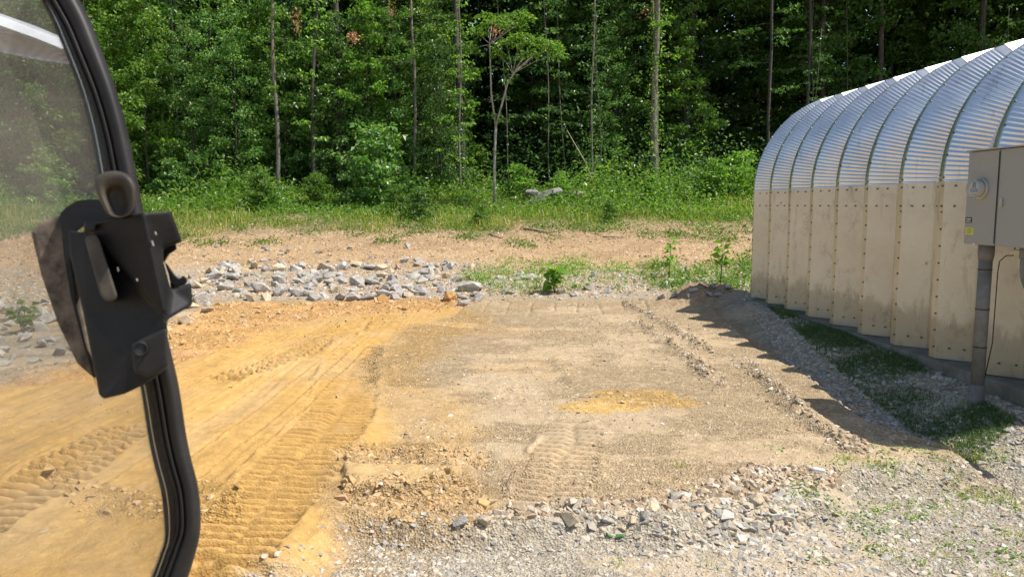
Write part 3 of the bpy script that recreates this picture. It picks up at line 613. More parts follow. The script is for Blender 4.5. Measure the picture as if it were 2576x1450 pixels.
mb = MB(); mb.tube([(fx + .16, YB - .10, .3), (fx + .155, YB - .175, .6), (fx + .155, YB - .18, 1.12), (fx + .15, YB - .20, 1.20), (fx + .15, YB - .27, 1.245), (fx + .15, YB - .34, 1.25), (fx + .15, YB - .36, 1.32)], .004, 6)
tag(mb.build('ground_wire', mat('wire', (.05, .03, .02), .5), None, True), 'thin dark wire looping from beneath the meter cabinet', 'wire')
mb = MB(); mb.box((fx + .15, YB - .42, 1.215), (.012, .012, .05)); mb.box((fx + .15, YB - .39, 1.275), (.015, .05, .018)); tag(mb.build('wire_clamp', M['ring'], None, False, .003), 'small metal wire clamp below the meter cabinet', 'clamp')

# ------------------------------------------------------------------ vegetation
def leafmesh(C, size, r, up=.7, asp=.5, outward=None):
    """small folded leaves at the points C"""
    n = len(C); nr = r.normal(0, 1, (n, 3)); nr[:, 2] = np.abs(nr[:, 2]) + up * 1.5
    nr /= np.linalg.norm(nr, axis=1)[:, None]
    d = r.normal(0, 1, (n, 3)); d[:, 2] -= .5
    if outward is not None: d += outward * 1.2
    d -= nr * (d * nr).sum(1)[:, None]; d /= np.linalg.norm(d, axis=1)[:, None] + 1e-9
    s = np.cross(nr, d); L = (size * r.uniform(.6, 1.25, n))[:, None]; w = L * asp * .5
    b = C; t = C + d * L - nr * L * .12; m = C + d * L * .42
    V = np.stack([b, m - s * w + nr * w * .35, t, m + s * w + nr * w * .35], 1).reshape(-1, 3)
    i = np.arange(n)[:, None] * 4; F = np.concatenate([i + [0, 1, 2], i + [0, 2, 3]], 1).reshape(-1, 3); return V, F
def tree_meshes(name, seed, H, r0, cb, Rc, nb, nl, ls, lm, bm_, lean=.03, flat=.28, spray=.55, taper=.85, droop=0., hug=0, upf=.3):
    r = np.random.RandomState(seed); mb = MB(); ph = r.uniform(0, 6.28)
    def trunk(h): return np.array([lean * h * math.cos(ph) + .04 * math.sin(h * 1.1 + ph), lean * h * math.sin(ph) + .04 * math.cos(h * .9 + ph), h])
    n = 9; mb.tube([trunk(H * i / n - (.2 if i == 0 else 0)) for i in range(n + 1)], [max(.006, r0 * (1 + (.35 if i == 0 else 0)) * (1 - taper * i / n)) for i in range(n + 1)], 8)
    C = []; O = []
    for k in range(nb):
        h = cb + (H - cb) * (k + r.rand()) / nb; f = (h - cb) / (H - cb); az = k * 2.4 + r.normal(0, .4)
        L = Rc * (1 - .75 * f ** 1.6) * r.uniform(.6, 1.15) * (1 - .25 * (f < .1)); up = r.uniform(.15, .6) - droop
        p0 = trunk(h); pts = [p0]; q = p0.copy(); dr = np.array([math.cos(az), math.sin(az), up])
        for j in range(4):
            dr = dr + r.normal(0, .12, 3) - np.array([0, 0, .07]); q = q + dr / np.linalg.norm(dr) * L / 4; pts.append(q.copy())
        rb = max(.004, r0 * .28 * (1 - f * .6)); mb.tube(pts, [rb, rb * .8, rb * .6, rb * .4, .003], 4, False)
        m = int(nl / nb * (L / Rc + .2)); ns = max(2, int(L * 2.6))
        for s in range(ns):
            t = .3 + .72 * (s + r.rand()) / ns; i = min(3, int(t * 4)); c = pts[i] + (pts[i + 1] - pts[i]) * min(1.1, t * 4 - i)
            c = c + r.normal(0, spray * .35, 3) * np.array([1, 1, .5]); mm = max(3, m // ns); rad = spray * r.uniform(.5, 1.1)
            a = r.uniform(0, 6.28, mm); q_ = rad * np.sqrt(r.rand(mm)); dz = r.normal(0, flat * rad * .35, mm) - q_ ** 2 * .3
            C.append(c + np.stack([q_ * np.cos(a), q_ * np.sin(a), dz], 1)); O.append(np.stack([np.cos(a), np.sin(a), a * 0 - .3], 1))
    if hug:
        h = r.uniform(.3, H, hug); a = r.uniform(0, 6.28, hug); q_ = r0 + np.abs(r.normal(0, .16, hug)) * (.5 + vn(h * 1.3, h * 0 + seed, 1)); T = np.array([trunk(v) for v in h]); C.append(T + np.stack([q_ * np.cos(a), q_ * np.sin(a), h * 0], 1)); O.append(np.stack([np.cos(a), np.sin(a), a * 0], 1))
    C = np.concatenate(C); O = np.concatenate(O); V, F = leafmesh(C, ls, r, upf, .6, O)
    lme = mesh_np(name + '_crown', V, F, lm, link=False); o = mb.build('trunk', bm_); tme = o.data; bpy.data.objects.remove(o); 
    for p in tme.polygons: p.use_smooth = True
    return tme, lme
def plant_tree(ms, name, label, cat, x, y, rz=0, s=1, group=None, z=None):
    t = thing(name, label, cat, (x, y, (hz(x, y) if z is None else z) - .03), group, rz); t.scale = (s, s, s)
    obj('trunk', ms[0], t); obj('crown', ms[1], t); return t
UN = [tree_meshes('under', 10 + i, 9.5, .05, .3, 2.2, 48, 6800, (.15, .20, .17)[i], M[('leaf', 'leaf2', 'leaf')[i]], M['bark'], spray=.38, flat=1.0, upf=.12) for i in range(3)]
TALL = [tree_meshes('tall', 20 + i, 19, .17, 3.0, 4.0, 54, 11000, .24, M['leafd'], M['bark'], spray=.8, taper=.6) for i in range(3)]
SLIM = [tree_meshes('slim', 30 + i, 7.5, .022, 1.6, .9, 18, 700, .13, M['leaf3'], M['barkp'], lean=.06, spray=.3, taper=.7) for i in range(4)]
POLE = [tree_meshes('pole', 40 + i, 15, .12, 7.5, 1.8, 20, 2200, .14, M['leafd'], M['bark'], spray=.6, taper=.45) for i in range(2)]
BUSH = [tree_meshes('bush', 50 + i, 1.9, .02, .1, 1.05, 34, 2400, .15, M[('leaf', 'leaf2', 'leaf2')[i]], M['barkp'], spray=.28, flat=.6) for i in range(3)]
rt = np.random.RandomState(77)
def at(px, y): return (px - PW / 2) / FX * y
# edge trees on the left half: a wall of leaves
for i, (px, y, s) in enumerate([(-180, 27.5, 1), (-40, 29, 1.05), (90, 27.5, .85), (200, 29.5, 1.1), (330, 28.5, .9), (450, 30, 1.1), (540, 28.6, .8), (650, 31, 1.15), (820, 31.5, 1.1), (930, 30, .95), (1060, 31.5, 1.0), (-330, 29, 1.1), (40, 32, 1.2), (270, 33, 1.25), (400, 33, 1.2), (590, 34, 1.2), (1110, 32.5, 1.0), (1000, 34, 1.2), (750, 34.5, 1.2), (-480, 31, 1.2), (500, 27.2, .62), (600, 27.4, .7), (380, 27.2, .8), (860, 28.4, .7), (1100, 29.5, .8), (240, 27.2, .9), (725, 29.5, .9), (1520, 32.5, .7), (1420, 36, .9), (1560, 33.5, .9), (1000, 28.8, .7), (940, 29, .8), (1110, 28.3, .6), (160, 26.8, .8), (1720, 33, .8)]):
    plant_tree(UN[i % 3], 'understory_tree', 'leafy young tree in the sunlit left half of the forest edge', 'tree', at(px, y), y, rt.uniform(0, 6), s, 'leafy young trees along the left forest edge')
for i, (px, y, s) in enumerate([(1330, 36, .95), (1480, 37, 1.0), (1600, 39, 1.1), (1750, 37, .9), (1900, 40, 1.1), (2060, 38, 1.1), (2220, 40, 1.1), (2380, 37, 1.1), (2540, 39, 1.1), (2700, 36, 1.1), (1400, 42, 1.1), (1680, 43, 1.1), (1980, 44, 1.1), (2300, 44, 1.1), (2600, 43, 1.1)]):
    plant_tree(UN[(i * 2) % 3], 'understory_tree', 'shaded leafy tree deep in the right half of the forest', 'tree', at(px, y), y, rt.uniform(0, 6), s, 'shaded young trees deep in the right half')
for i in range(46):
    y = rt.uniform(33, 56); px = -700 + 4100 * (i + rt.rand()) / 46; y += 3
    plant_tree(TALL[i % 3], 'forest_tree', 'tall dark-trunked tree standing deep in the forest', 'tree', at(px, y), y, rt.uniform(0, 6), rt.uniform(.85, 1.15), 'tall forest trees')
for i in range(40):
    y = rt.uniform(29.5, 39); px = rt.uniform(-200, 2650)
    plant_tree(SLIM[i % 4], 'slender_sapling', 'thin pale-stemmed sapling among the darker forest trunks', 'sapling', at(px, y), y, rt.uniform(0, 6), rt.uniform(.7, 1.4), 'thin saplings in the forest')
# named trees
for px, y, s, k, lb in ((870, 29.0, 1.1, 0, 'thick dark bare trunk left of the bright bush'), (1165, 30, 1.1, 1, 'thick dark trunk just left of the forked young tree'), (2200, 36, 1.2, 0, 'thick dark trunk rising above the middle of the arched roof'), (2445, 36, 1.3, 1, 'thick dark trunk at top right above the roof end')):
    plant_tree(POLE[k], 'forest_tree', lb, 'tree', at(px, y), y, k * 2, s)
def single(name, label, px, y, **k):
    ms = tree_meshes(name, **k); return plant_tree(ms, name, label, 'tree', at(px, y), y)
TS = single('slender_tree', 'slender grey trunk with large leaves left of the thick dark trunk', 705, 27.5, seed=61, H=9, r0=.085, cb=3.2, Rc=1.1, nb=20, nl=1100, ls=.15, lm=M['leaf2'], bm_=M['barkp'], lean=.01, spray=.35, taper=.5)
TL = single('leaning_tree', 'leaning slim tree with brown dead leaves near its top', 787, 27.8, seed=62, H=9, r0=.075, cb=2.0, Rc=1.0, nb=22, nl=1200, ls=.15, lm=M['leaf2'], bm_=M['bark'], lean=.05, spray=.32, taper=.5)
TT = single('slender_tree', 'thin twin-looking pale trunk right of the bright bush', 1050, 28.2, seed=63, H=9, r0=.055, cb=4.5, Rc=1.5, nb=20, nl=1500, ls=.12, lm=M['leaf2'], bm_=M['barkp'], lean=.01, spray=.4, taper=.4)
single('sparse_tree', 'sparse young tree with light tufts of leaves left of the forked tree', 1160, 27.2, seed=64, H=7.5, r0=.035, cb=1.2, Rc=.8, nb=18, nl=700, ls=.13, lm=M['leaf2'], bm_=M['barkp'], lean=.0, spray=.26, taper=.5)
TV = single('vine_covered_tree', 'pale trunk wrapped in climbing vines right of centre', 1640, 27.8, seed=65, H=12, r0=.125, cb=5, Rc=1.2, nb=16, nl=1200, ls=.12, lm=M['leaf2'], bm_=M['barkp'], lean=.004, spray=.35, taper=.35, hug=1500)
single('slender_tree', 'thin pale trunk with small vine leaves left of the vine-covered tree', 1485, 27.6, seed=66, H=8, r0=.04, cb=4, Rc=.9, nb=12, nl=420, ls=.11, lm=M['leaf'], bm_=M['barkp'], lean=.01, spray=.3, taper=.4, hug=200)
single('slender_tree', 'thin leaning pale trunk close behind the vine-covered tree', 1655, 28.6, seed=67, H=10, r0=.06, cb=6, Rc=1.0, nb=10, nl=300, ls=.12, lm=M['leaf'], bm_=M['barkp'], lean=.055, spray=.3, taper=.4)
single('slender_tree', 'tall thin trunk just left of the metal roof', 1925, 31, seed=68, H=13, r0=.07, cb=4, Rc=1.6, nb=16, nl=1500, ls=.13, lm=M['leafd'], bm_=M['bark'], lean=.03, spray=.3, taper=.35)
single('slender_tree', 'second thin trunk behind the left shoulder of the roof', 2020, 33, seed=69, H=13, r0=.07, cb=4, Rc=1.5, nb=14, nl=1300, ls=.13, lm=M['leafd'], bm_=M['bark'], lean=.02, spray=.3, taper=.35)
# forked young tree with flat layered crowns
def forked():
    y = 24.6; r = np.random.RandomState(3); x = at(1243, y); z = hz(x, y); M['barkl'] = bark('bark_light', (.20, .18, .13), (.42, .39, .31))
    t = thing('forked_tree', 'young pale tree forking in two with flat layered crowns in the middle', 'tree', (x, y, z - .05))
    k = y / FX; base = (1243, 515 - (z - CH) / k)
    def w_(px, py, dy=0): return Vector(((px - 1243) * k, dy, (base[1] - py) * k))
    mb = MB(); fk = w_(1248, 318)
    mb.tube([(0, 0, 0), w_(1244, 430), w_(1246, 370), fk], [.05, .045, .042, .04], 8); mb.tube([fk, w_(1237, 240), w_(1235, 170), w_(1233, 110, .2), w_(1240, 60, .3)], [.034, .028, .024, .018, .01], 7)
    mb.tube([fk, w_(1262, 270, -.1), w_(1278, 215, -.2), w_(1300, 185, -.3), w_(1338, 155, -.4)], [.036, .03, .028, .022, .012], 7)
    C = []; O = []
    def spray(px, py, dy, rx, nn):
        c = w_(px, py, dy); a = r.uniform(0, 6.28, nn); q = np.sqrt(r.rand(nn)) * rx
        C.append(np.array(c) + np.stack([q * np.cos(a), q * np.sin(a) * .8, r.normal(0, .045, nn) + .10 * np.cos(q / rx * 2.5) - .05], 1)); O.append(np.stack([np.cos(a), np.sin(a), a * 0 - .6], 1))
    for (px, py, dy, rx) in ((1200, 85, .2, .42), (1250, 62, .3, .55), (1295, 70, .1, .5), (1275, 45, .5, .45), (1225, 40, .6, .4), (1310, 40, .3, .3), (1190, 125, .1, .25), (1325, 55, 0, .25)):
        spray(px, py, dy, rx, int(420 * rx)); mb.tube([w_(1235, 120, .1), w_((px + 1235) / 2, (py + 125) / 2, dy * .6), w_(px, py + 6, dy)], [.012, .008, .004], 4, False)
    for (px, py, dy, rx) in ((1275, 120, -.3, .4), (1310, 108, -.5, .45), (1345, 112, -.2, .5), (1375, 125, -.4, .42), (1400, 148, -.6, .3), (1255, 140, 0, .25), (1330, 135, .3, .4), (1390, 118, .2, .35)):
        spray(px, py, dy, rx, int(420 * rx)); mb.tube([w_(1290, 195, -.25), w_((px + 1290) / 2, (py + 185) / 2, dy * .6), w_(px, py + 6, dy)], [.014, .009, .004], 4, False)
    for (px, py) in ((1225, 180), (1236, 240), (1262, 300), (1230, 350), (1240, 420), (1250, 380), (1246, 290)): spray(px, py, 0, .09, 7)
    mb.build('trunk', M['barkl'], t, True); V, F = leafmesh(np.concatenate(C), .12, r, .7, .5, np.concatenate(O)); mesh_np('crown', V, F, M['leaf2'], parent=t)
    c = np.array(w_(1247, 92, -.2)); V, F = leafmesh(c + r.normal(0, 1, (45, 3)) * [.07, .07, .16], .10, r, 0, .5); mesh_np('dead_leaves', V, F, M['dead'], parent=t)
forked()
def deadclump(px, py, y, sx, sz, n, tree):
    r = np.random.RandomState(int(px)); c = np.array(pix(px, py, y)); V, F = leafmesh(c + r.normal(0, 1, (n, 3)) * [sx, sx, sz], .11, r, 0, .5)
    V[:, :] -= c; o = mesh_np('dead_leaves', V, F, M['dead'], parent=tree); o.location = Vector(c) - tree.location
deadclump(745, 52, 26.6, .07, .22, 70, TL)
deadclump(890, 95, 26.6, .10, .09, 90, TL)
deadclump(984, 20, 27, .08, .25, 50, TT)
deadclump(1632, 35, 26.8, .16, .16, 40, TV)
# dense understorey leaves low in the wood and far off wood
def leafcloud(name, n, box, ls, mt, seed, label, cat, fn=None, clump=None, up=.5):
    r = np.random.RandomState(seed); (x0, x1), (y0, y1) = box
    if clump:
        nc, cr = clump; cx = r.uniform(x0, x1, nc); cy = r.uniform(y0, y1, nc); i = r.randint(0, nc, n); x = cx[i] + r.normal(0, cr, n); y = cy[i] + r.normal(0, cr, n)
    else: x = r.uniform(x0, x1, n); y = r.uniform(y0, y1, n)
    h = fn(r, n, x, y); z = height(x, y, False) + h; V, F = leafmesh(np.stack([x, y, z], 1), ls, r, up, .6); return tag(mesh_np(name, V, F, mt), label, cat, kind='stuff')
leafcloud('far_woods', 200000, ((-52, 56), (46, 58)), .62, M['leafd'], 9, 'dense far green foliage of the wood filling the background', 'woods', lambda r, n, x, y: r.uniform(0, 24, n))
leafcloud('forest_undergrowth', 60000, ((-28, 32), (28.5, 45)), .17, M['leaf3'], 10, 'dark low leafy undergrowth on the forest floor', 'undergrowth', lambda r, n, x, y: np.abs(r.normal(0, .7, n)) * (.5 + 1.6 * vn(x * .3, y * .3, 2)), (900, .5))
leafcloud('shade_canopy', 150000, ((-45, 70), (31.8, 62)), .58, M['leafd'], 19, 'high layer of loose green leaves added to shade the forest interior', 'canopy', lambda r, n, x, y: r.uniform(9, 19, n) + (y - 32) * .12, (2600, .75))  # leaf layer above the view, added to darken the wood below
def vegH(r, n, x, y): return np.abs(r.normal(0, 1, n)) * (.08 + .85 * vn(x * .45, y * .45, 1) ** 2.2) * np.clip((y - 20.5) / 5, .15, 1.2)
leafcloud('leafy_weeds', 62000, ((-20, 15), (22.6, 28.8)), .135, M['leaf2'], 11, 'bright leafy weeds and seedlings below the forest edge', 'weeds', vegH, (520, .42))
leafcloud('low_weeds', 22000, ((-17, 13), (20.5, 25)), .075, M['leaf2'], 12, 'low green weeds at the top of the bare bank', 'weeds', lambda r, n, x, y: np.abs(r.normal(0, .12, n)), (330, .30))
leafcloud('ditch_weeds', 5200, ((-.8, 7.6), (13.2, 16.6)), .055, M['leaf2'], 13, 'small weeds growing among the stones left of the metal building', 'weeds', lambda r, n, x, y: np.abs(r.normal(0, .12, n)), (120, .13))
leafcloud('corner_weeds', 5000, ((2.6, 7.4), (12.6, 16.4)), .075, M['leaf2'], 23, 'taller leafy weeds crowding the far corner of the metal building', 'weeds', lambda r, n, x, y: np.abs(r.normal(0, .22, n)) * sstep(1.5, 6, x), (110, .16))
leafcloud('bank_weeds', 6000, ((-16, 8), (18.4, 21.5)), .075, M['leaf2'], 24, 'ragged patches of green weeds creeping down the bare bank', 'weeds', lambda r, n, x, y: np.abs(r.normal(0, .08, n)), (70, .22))
leafcloud('clover_patch', 1700, ((1.4, 4.0), (3.3, 4.7)), .022, M['leaf2'], 14, 'tiny green weeds sprouting through the gravel at lower right', 'weeds', lambda r, n, x, y: np.abs(r.normal(0, .012, n)), (80, .05))
def grass(name, x, y, h, wd, mt, seed, label, lean=.5):
    r = np.random.RandomState(seed); n = len(x); z = height(x, y, n < 60000); a = r.uniform(0, 6.28, n); l = np.abs(r.normal(0, lean, n)) * h
    dx, dy = np.cos(a), np.sin(a); sx, sy = -dy * wd, dx * wd; V = np.empty((n, 5, 3))
    for k, (t, ww) in enumerate(((0, 1), (0, -1), (.55, .8), (.55, -.8), (1, 0))):
        V[:, k, 0] = x + dx * l * t ** 2 + sx * ww; V[:, k, 1] = y + dy * l * t ** 2 + sy * ww; V[:, k, 2] = z - .01 + h * t * (1 - .25 * t)
    i = np.arange(n)[:, None] * 5; F = np.concatenate([i + [0, 1, 3], i + [0, 3, 2], i + [2, 3, 4]], 1).reshape(-1, 3)
    return tag(mesh_np(name, V.reshape(-1, 3), F, mt), label, 'grass', kind='stuff')
n = 75000; x = rt.uniform(-18, 14, n); y = rt.uniform(19.6, 27.5, n); lim = 20.4 + 2.2 * fbm(x * .45, y * .25, 4, 1) + 1.5 * sstep(0, 4, x); k = (y > lim) & (vn(x * 1.2, y * 1.2, 2) > rt.uniform(.2, .75, n)); x, y = x[k], y[k]
grass('tall_grass', x, y, .08 + .50 * rt.rand(len(x)) ** 2 * (.2 + 1.3 * vn(x * .8, y * .8, 3)), .006 + .004 * rt.rand(len(x)), M['grass'], 1, 'tall yellow-green grass on top of the bare bank')
q = pts_in(gp([(1890, 775), (1990, 800), (2180, 880), (2400, 990), (2560, 1070), (2440, 1125), (2350, 1080), (2200, 985), (2050, 890)], .1), 60000, rt); k = vn(q[:, 0] * 3, q[:, 1] * 3, 1) > rt.uniform(.1, .75, len(q)); q = q[k]
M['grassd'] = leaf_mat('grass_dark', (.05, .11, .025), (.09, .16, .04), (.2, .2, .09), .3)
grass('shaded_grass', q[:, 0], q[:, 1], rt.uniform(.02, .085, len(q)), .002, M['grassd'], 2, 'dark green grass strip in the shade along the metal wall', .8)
q = np.concatenate([np.array(G(px, py, 0)) + rt.normal(0, 1, (n_, 2)) * s_ for px, py, n_, s_ in ((2460, 1150, 260, (.10, .05)), (2200, 1190, 60, .05), (2130, 1180, 50, .03), (2290, 1200, 60, .07), (2420, 1210, 80, .08), (2380, 1260, 60, .06), (2560, 1240, 90, .08), (2480, 1230, 60, .06), (2530, 1320, 40, .06), (2260, 1250, 50, .06), (1710, 1205, 20, .02), (2560, 1430, 50, .05), (2210, 1370, 30, .05), (2380, 1380, 30, .05), (1560, 1400, 12, .02), (1790, 1400, 14, .03))])
grass('gravel_grass', q[:, 0], q[:, 1], rt.uniform(.02, .07, len(q)), .0022, M['grass'], 3, 'short bright grass tufts growing in the gravel at lower right', .9)
n = 5200; x = rt.uniform(-1, 7.6, n); y = rt.normal(15.0, .9, n); k = vn(x * 1.6, y * 1.6, 0) > rt.uniform(.3, .8, n); x, y = x[k], y[k]
grass('bank_grass', x, y, rt.uniform(.05, .28, len(x)), .004, M['grass'], 4, 'thin grass and weed stems rising among the stones by the building', .3)
n = 900; c = rt.randint(0, 40, n); cx = rt.uniform(-9, 8, 40); cy = rt.uniform(13.5, 20, 40); x = cx[c] + rt.normal(0, .1, n); y = cy[c] + rt.normal(0, .1, n)
grass('sparse_grass', x, y, rt.uniform(.04, .14, n), .004, M['grass'], 5, 'sparse grass tufts dotted over the bare orange bank', .5)
# bushes that stand out
for px, y, s, k, rz, lb in ((960, 25.2, 1.35, 0, 0, 'large bright green bush in front of the thick dark trunk'), (440, 26.3, .75, 0, 2, 'small sunlit bush just right of the cab frame'), (1410, 25.6, .55, 1, 1, 'small green shrub beside the boulder pile'), (1790, 26, .75, 1, 3, 'dark leafy shrub in front of the trees left of the building'), (1850, 26.8, .9, 2, 1, 'tall spindly shrub closest to the far building corner'), (1310, 25.8, .7, 2, 4, 'leafy shrub right behind the forked young tree'), (1060, 22.3, .5, 0, 5, 'round weed clump at the bank edge under the bright bush'), (660, 24, .7, 1, 2, 'broad weedy shrub left of the bright bush'), (800, 24.6, .6, 2, 3, 'leafy weed clump below the leaning tree'), (1640, 25.5, .5, 1, 5, 'low shrub at the foot of the vine-covered tree'), (1210, 21.4, .32, 2, 1, 'bright green weed clump overhanging the bare bank in the middle'), (1530, 22, .35, 1, 2, 'dark weed clump at the top of the bare bank on the right'), (130, 25.5, .9, 1, 3, 'leafy bush seen through the left side of the cab glass'), (1000, 23.2, .5, 2, 2, 'knee-high weed clump just in front of the bright bush')):
    plant_tree(BUSH[k], 'bush', lb, 'bush', at(px, y), y, rz, s)
# young broad-leaved plants
def sprig(px, py, zz, hh, n, ls, label, mt, name='seedling', stems=3):
    x, y = hit(px, py)
    r = np.random.RandomState(int(px)); t = thing(name, label, 'plant', (x, y, hz(x, y))); mb = MB(); C = []; O = []
    for s in range(stems):
        a = r.uniform(0, 6.28); d = np.array([math.cos(a) * .3, math.sin(a) * .3, 1]) * hh * r.uniform(.7, 1.1) if stems > 1 else np.array([.05, 0, 1]) * hh
        mb.tube([(0, 0, -.01), d * .5, d], [.004 * hh * 4, .003 * hh * 4, .002], 5)
        m = n // stems; tt = r.uniform(.35, 1, m); a = r.uniform(0, 6.28, m); o_ = np.stack([np.cos(a), np.sin(a), a * 0 + .1], 1); C.append(d * tt[:, None] + o_ * .02); O.append(o_)
    mb.build('stem', M['lime'], t, True); V, F = leafmesh(np.concatenate(C), ls, r, .8, .85, np.concatenate(O)); mesh_np('foliage', V, F, mt, parent=t)
sprig(1395, 738, .2, .45, 44, .20, 'bright lime broad-leaved plant growing among the stones in the middle', M['lime'], stems=5)
sprig(1682, 700, .3, .75, 20, .15, 'tall lime-green seedling on the bare bank, left of the two', M['lime'], stems=1)
sprig(1812, 715, .3, .6, 22, .14, 'lime-green seedling on the bank nearest the metal building', M['lime'], stems=1)
sprig(60, 840, .1, .35, 70, .10, 'green weed clump seen through the cab glass beside the pale rocks', M['leaf2'], stems=6)
def twoleaf():
    x, y = G(1545, 1348, 0); t = thing('two_leaf_seedling', 'small dark seedling with two leaves on the gravel in front', 'plant', (x, y, hz(x, y)))
    for a, l in ((R(152), .055), (R(20), .065)):
        mb = MB(); d = Vector((math.cos(a), math.sin(a) * .6, .45)).normalized(); s = Vector((-math.sin(a), math.cos(a), .1)).normalized(); V = []; n = 8
        for i in range(n + 1):
            u = i / n; w_ = .011 * math.sin(math.pi * (.06 + .94 * u) ** .8) if i < n else 0; c = d * (.008 + l * u) + Vector((0, 0, -.35 * l * u * u + .006)); V += [c - s * w_ + Vector((0, 0, w_ * .3)), c, c + s * w_ + Vector((0, 0, w_ * .3))]
        mb.add(V, [(3 * i + j, 3 * i + j + 1, 3 * i + j + 4, 3 * i + j + 3) for i in range(n) for j in (0, 1)]); mb.build('leaf', M['twol'], t, True)
M['twol'] = leaf_mat('seedling_leaf', (.05, .16, .04), (.06, .18, .05), None, .25); twoleaf()
# boulder pile, stump and dead branches
def boulder(px, py, y, s, sc, rot, mt, lb, cat='boulder', seed=500):
    me = rock_me(seed, mt, .8); o = obj('boulder', me); x = at(px, y); zc = CH + (515 - py) / FX * y
    o.location = (x, y, zc); o.scale = (s * sc[0], s * sc[1], s * sc[2]); o.rotation_euler = rot; tag(o, lb, cat)
boulder(1388, 486, 25.1, .36, (1.2, .9, .75), (.3, -.2, .2), M['rubble'], 'pale slanted boulder on top of the pile in the weeds', seed=501)
boulder(1340, 490, 25.0, .36, (1.1, .9, .7), (0, .2, 1), M['rubble'], 'rough grey boulder at the left of the pile in the weeds', seed=502)
boulder(1365, 496, 24.9, .38, (1.6, .8, .85), (.2, -.2, .4), M['rubble'], 'low grey slab leaning under the boulder pile', seed=503)
M['wood'] = bark('dead_wood', (.20, .14, .09), (.42, .33, .22), 2)
def log(P, r, label, name='dead_branch', cat='branch'):
    mb = MB(); mb.tube(P, r, 9); o = mb.build(name, M['wood'], None, True); return tag(o, label, cat)
y = 25.2; z0 = CH + (515 - 489) / FX * y; log([(at(1432, y), y, z0), (at(1455, y), y - .05, z0 - .02), (at(1482, y), y + .1, z0 - .03)], [.12, .14, .10], 'short broken log lying beside the boulder pile', 'log', 'log')
def branch(pts, r, label):
    P = []
    for px, py in pts:
        x, y = hit(px, py)
        P.append((x, y, hz(x, y) + r))
    log(P, [r, r * .9, r * .7][:len(P)] if len(P) < 4 else [r, r * .9, r * .8] + [r * .5] * (len(P) - 3), label)
branch([(1318, 577), (1345, 582), (1378, 588)], .035, 'dead branch lying at the top of the bare bank in the middle')
branch([(1375, 588), (1400, 584), (1420, 577)], .025, 'pale dead stick right of the larger dead branch')
branch([(1515, 598), (1545, 600), (1572, 602)], .02, 'thin dead stick on the bank below the right weed clump')
branch([(1232, 590), (1245, 596), (1262, 600)], .03, 'short dark stick under the bright weed clump')
y = 26.4; log([(at(1508, y), y, hz(at(1508, y), y)), (at(1470, y), y, 515 and CH + (515 - 410) / FX * y), (at(1425, y), y + .2, CH + (515 - 330) / FX * y)], [.03, .022, .01], 'pale dead stick leaning against the thin trunk', 'leaning_stick', 'branch')

# ------------------------------------------------------------------ excavator cab door (close to the eye)
def plas(name, c, rough, dust=None, sc=6):
    m = mat(name, c, rough, 0, .25); co = coords(m); n = noise(m, sc, 8, .7, co); d = dust or tuple(v * 1.8 for v in c)
    setc(m, ramp(m, n, [(.38, c), (.7, d)])); bump(m, noise(m, 400, 3, .6, co), .25, .0006); return m
M['frame'] = plas('frame_black', (.020, .0185, .018), .5, (.036, .033, .030), 12)
M['plast'] = plas('latch_black', (.011, .0105, .011), .5, (.02, .019, .018), 25)
M['dusty'] = plas('latch_dusty', (.07, .058, .046), .85, (.26, .205, .15), 40)
cab = thing('excavator_cab', 'dark cab door frame with dusty glass and latch close at left', 'cab', (-.4, .9, 0))
def local(v): return Vector(v) - Vector((-.4, .9, 0))
def spline(P, k=6):
    out = []
    for i in range(len(P) - 1):
        p0, p1, p2, p3 = P[max(i - 1, 0)], P[i], P[i + 1], P[min(i + 2, len(P) - 1)]
        for j in range(k):
            t = j / k; out.append(.5 * ((2 * p1) + (p2 - p0) * t + (2 * p0 - 5 * p1 + 4 * p2 - p3) * t * t + (3 * p1 - p0 - 3 * p2 + p3) * t ** 3))
    return out + [P[-1]]
FR = [(118, -70, 92), (158, 0, 80), (190, 60, 78), (217, 125, 76), (256, 225, 73), (285, 325, 71), (306, 425, 73), (324, 525, 76), (355, 680, 74), (388, 850, 72), (416, 972, 72), (435, 1090, 70), (450, 1160, 68), (467, 1223, 66), (474, 1280, 65), (473, 1337, 65), (458, 1390, 70), (437, 1450, 74), (405, 1540, 78), (370, 1640, 78)]
cen = spline([np.array(p, float) for p in FR])
def sweep(name, prof, mt, D=.95, sm=True):
    """prof: (across -1..1 of the half width, depth in m)"""
    mb = MB(); V = []; F = []; k = len(prof); n = len(cen)
    for i, c in enumerate(cen):
        t = cen[min(i + 1, n - 1)] - cen[max(i - 1, 0)]; t = t[:2] / np.hypot(*t[:2]); nr = np.array([-t[1], t[0]]); nr = nr if nr[0] > 0 else -nr; 
        for a, d in prof: q = c[:2] + nr * a * c[2] * .47; V.append(local(pix(q[0], q[1], D + d)))
    for i in range(n - 1):
        for j in range(k): F.append((i * k + j, i * k + (j + 1) % k, (i + 1) * k + (j + 1) % k, (i + 1) * k + j))
    mb.add(V, F); mb.add([V[j] for j in range(k)], [tuple(range(k))]); return mb.build(name, mt, cab, sm)
def arc(cx, hw, d, n=14): return [(cx + hw * math.cos(a), d * math.sin(a)) for a in np.linspace(0, 2 * math.pi, n, endpoint=False)]
sweep('door_frame', arc(.24, .76, .020, 22), M['frame'])
sweep('inner_rib', arc(-.50, .20, .016), M['frame'], .948)
sweep('rubber_seal', arc(-.82, .18, .012), M['frame'], .952)
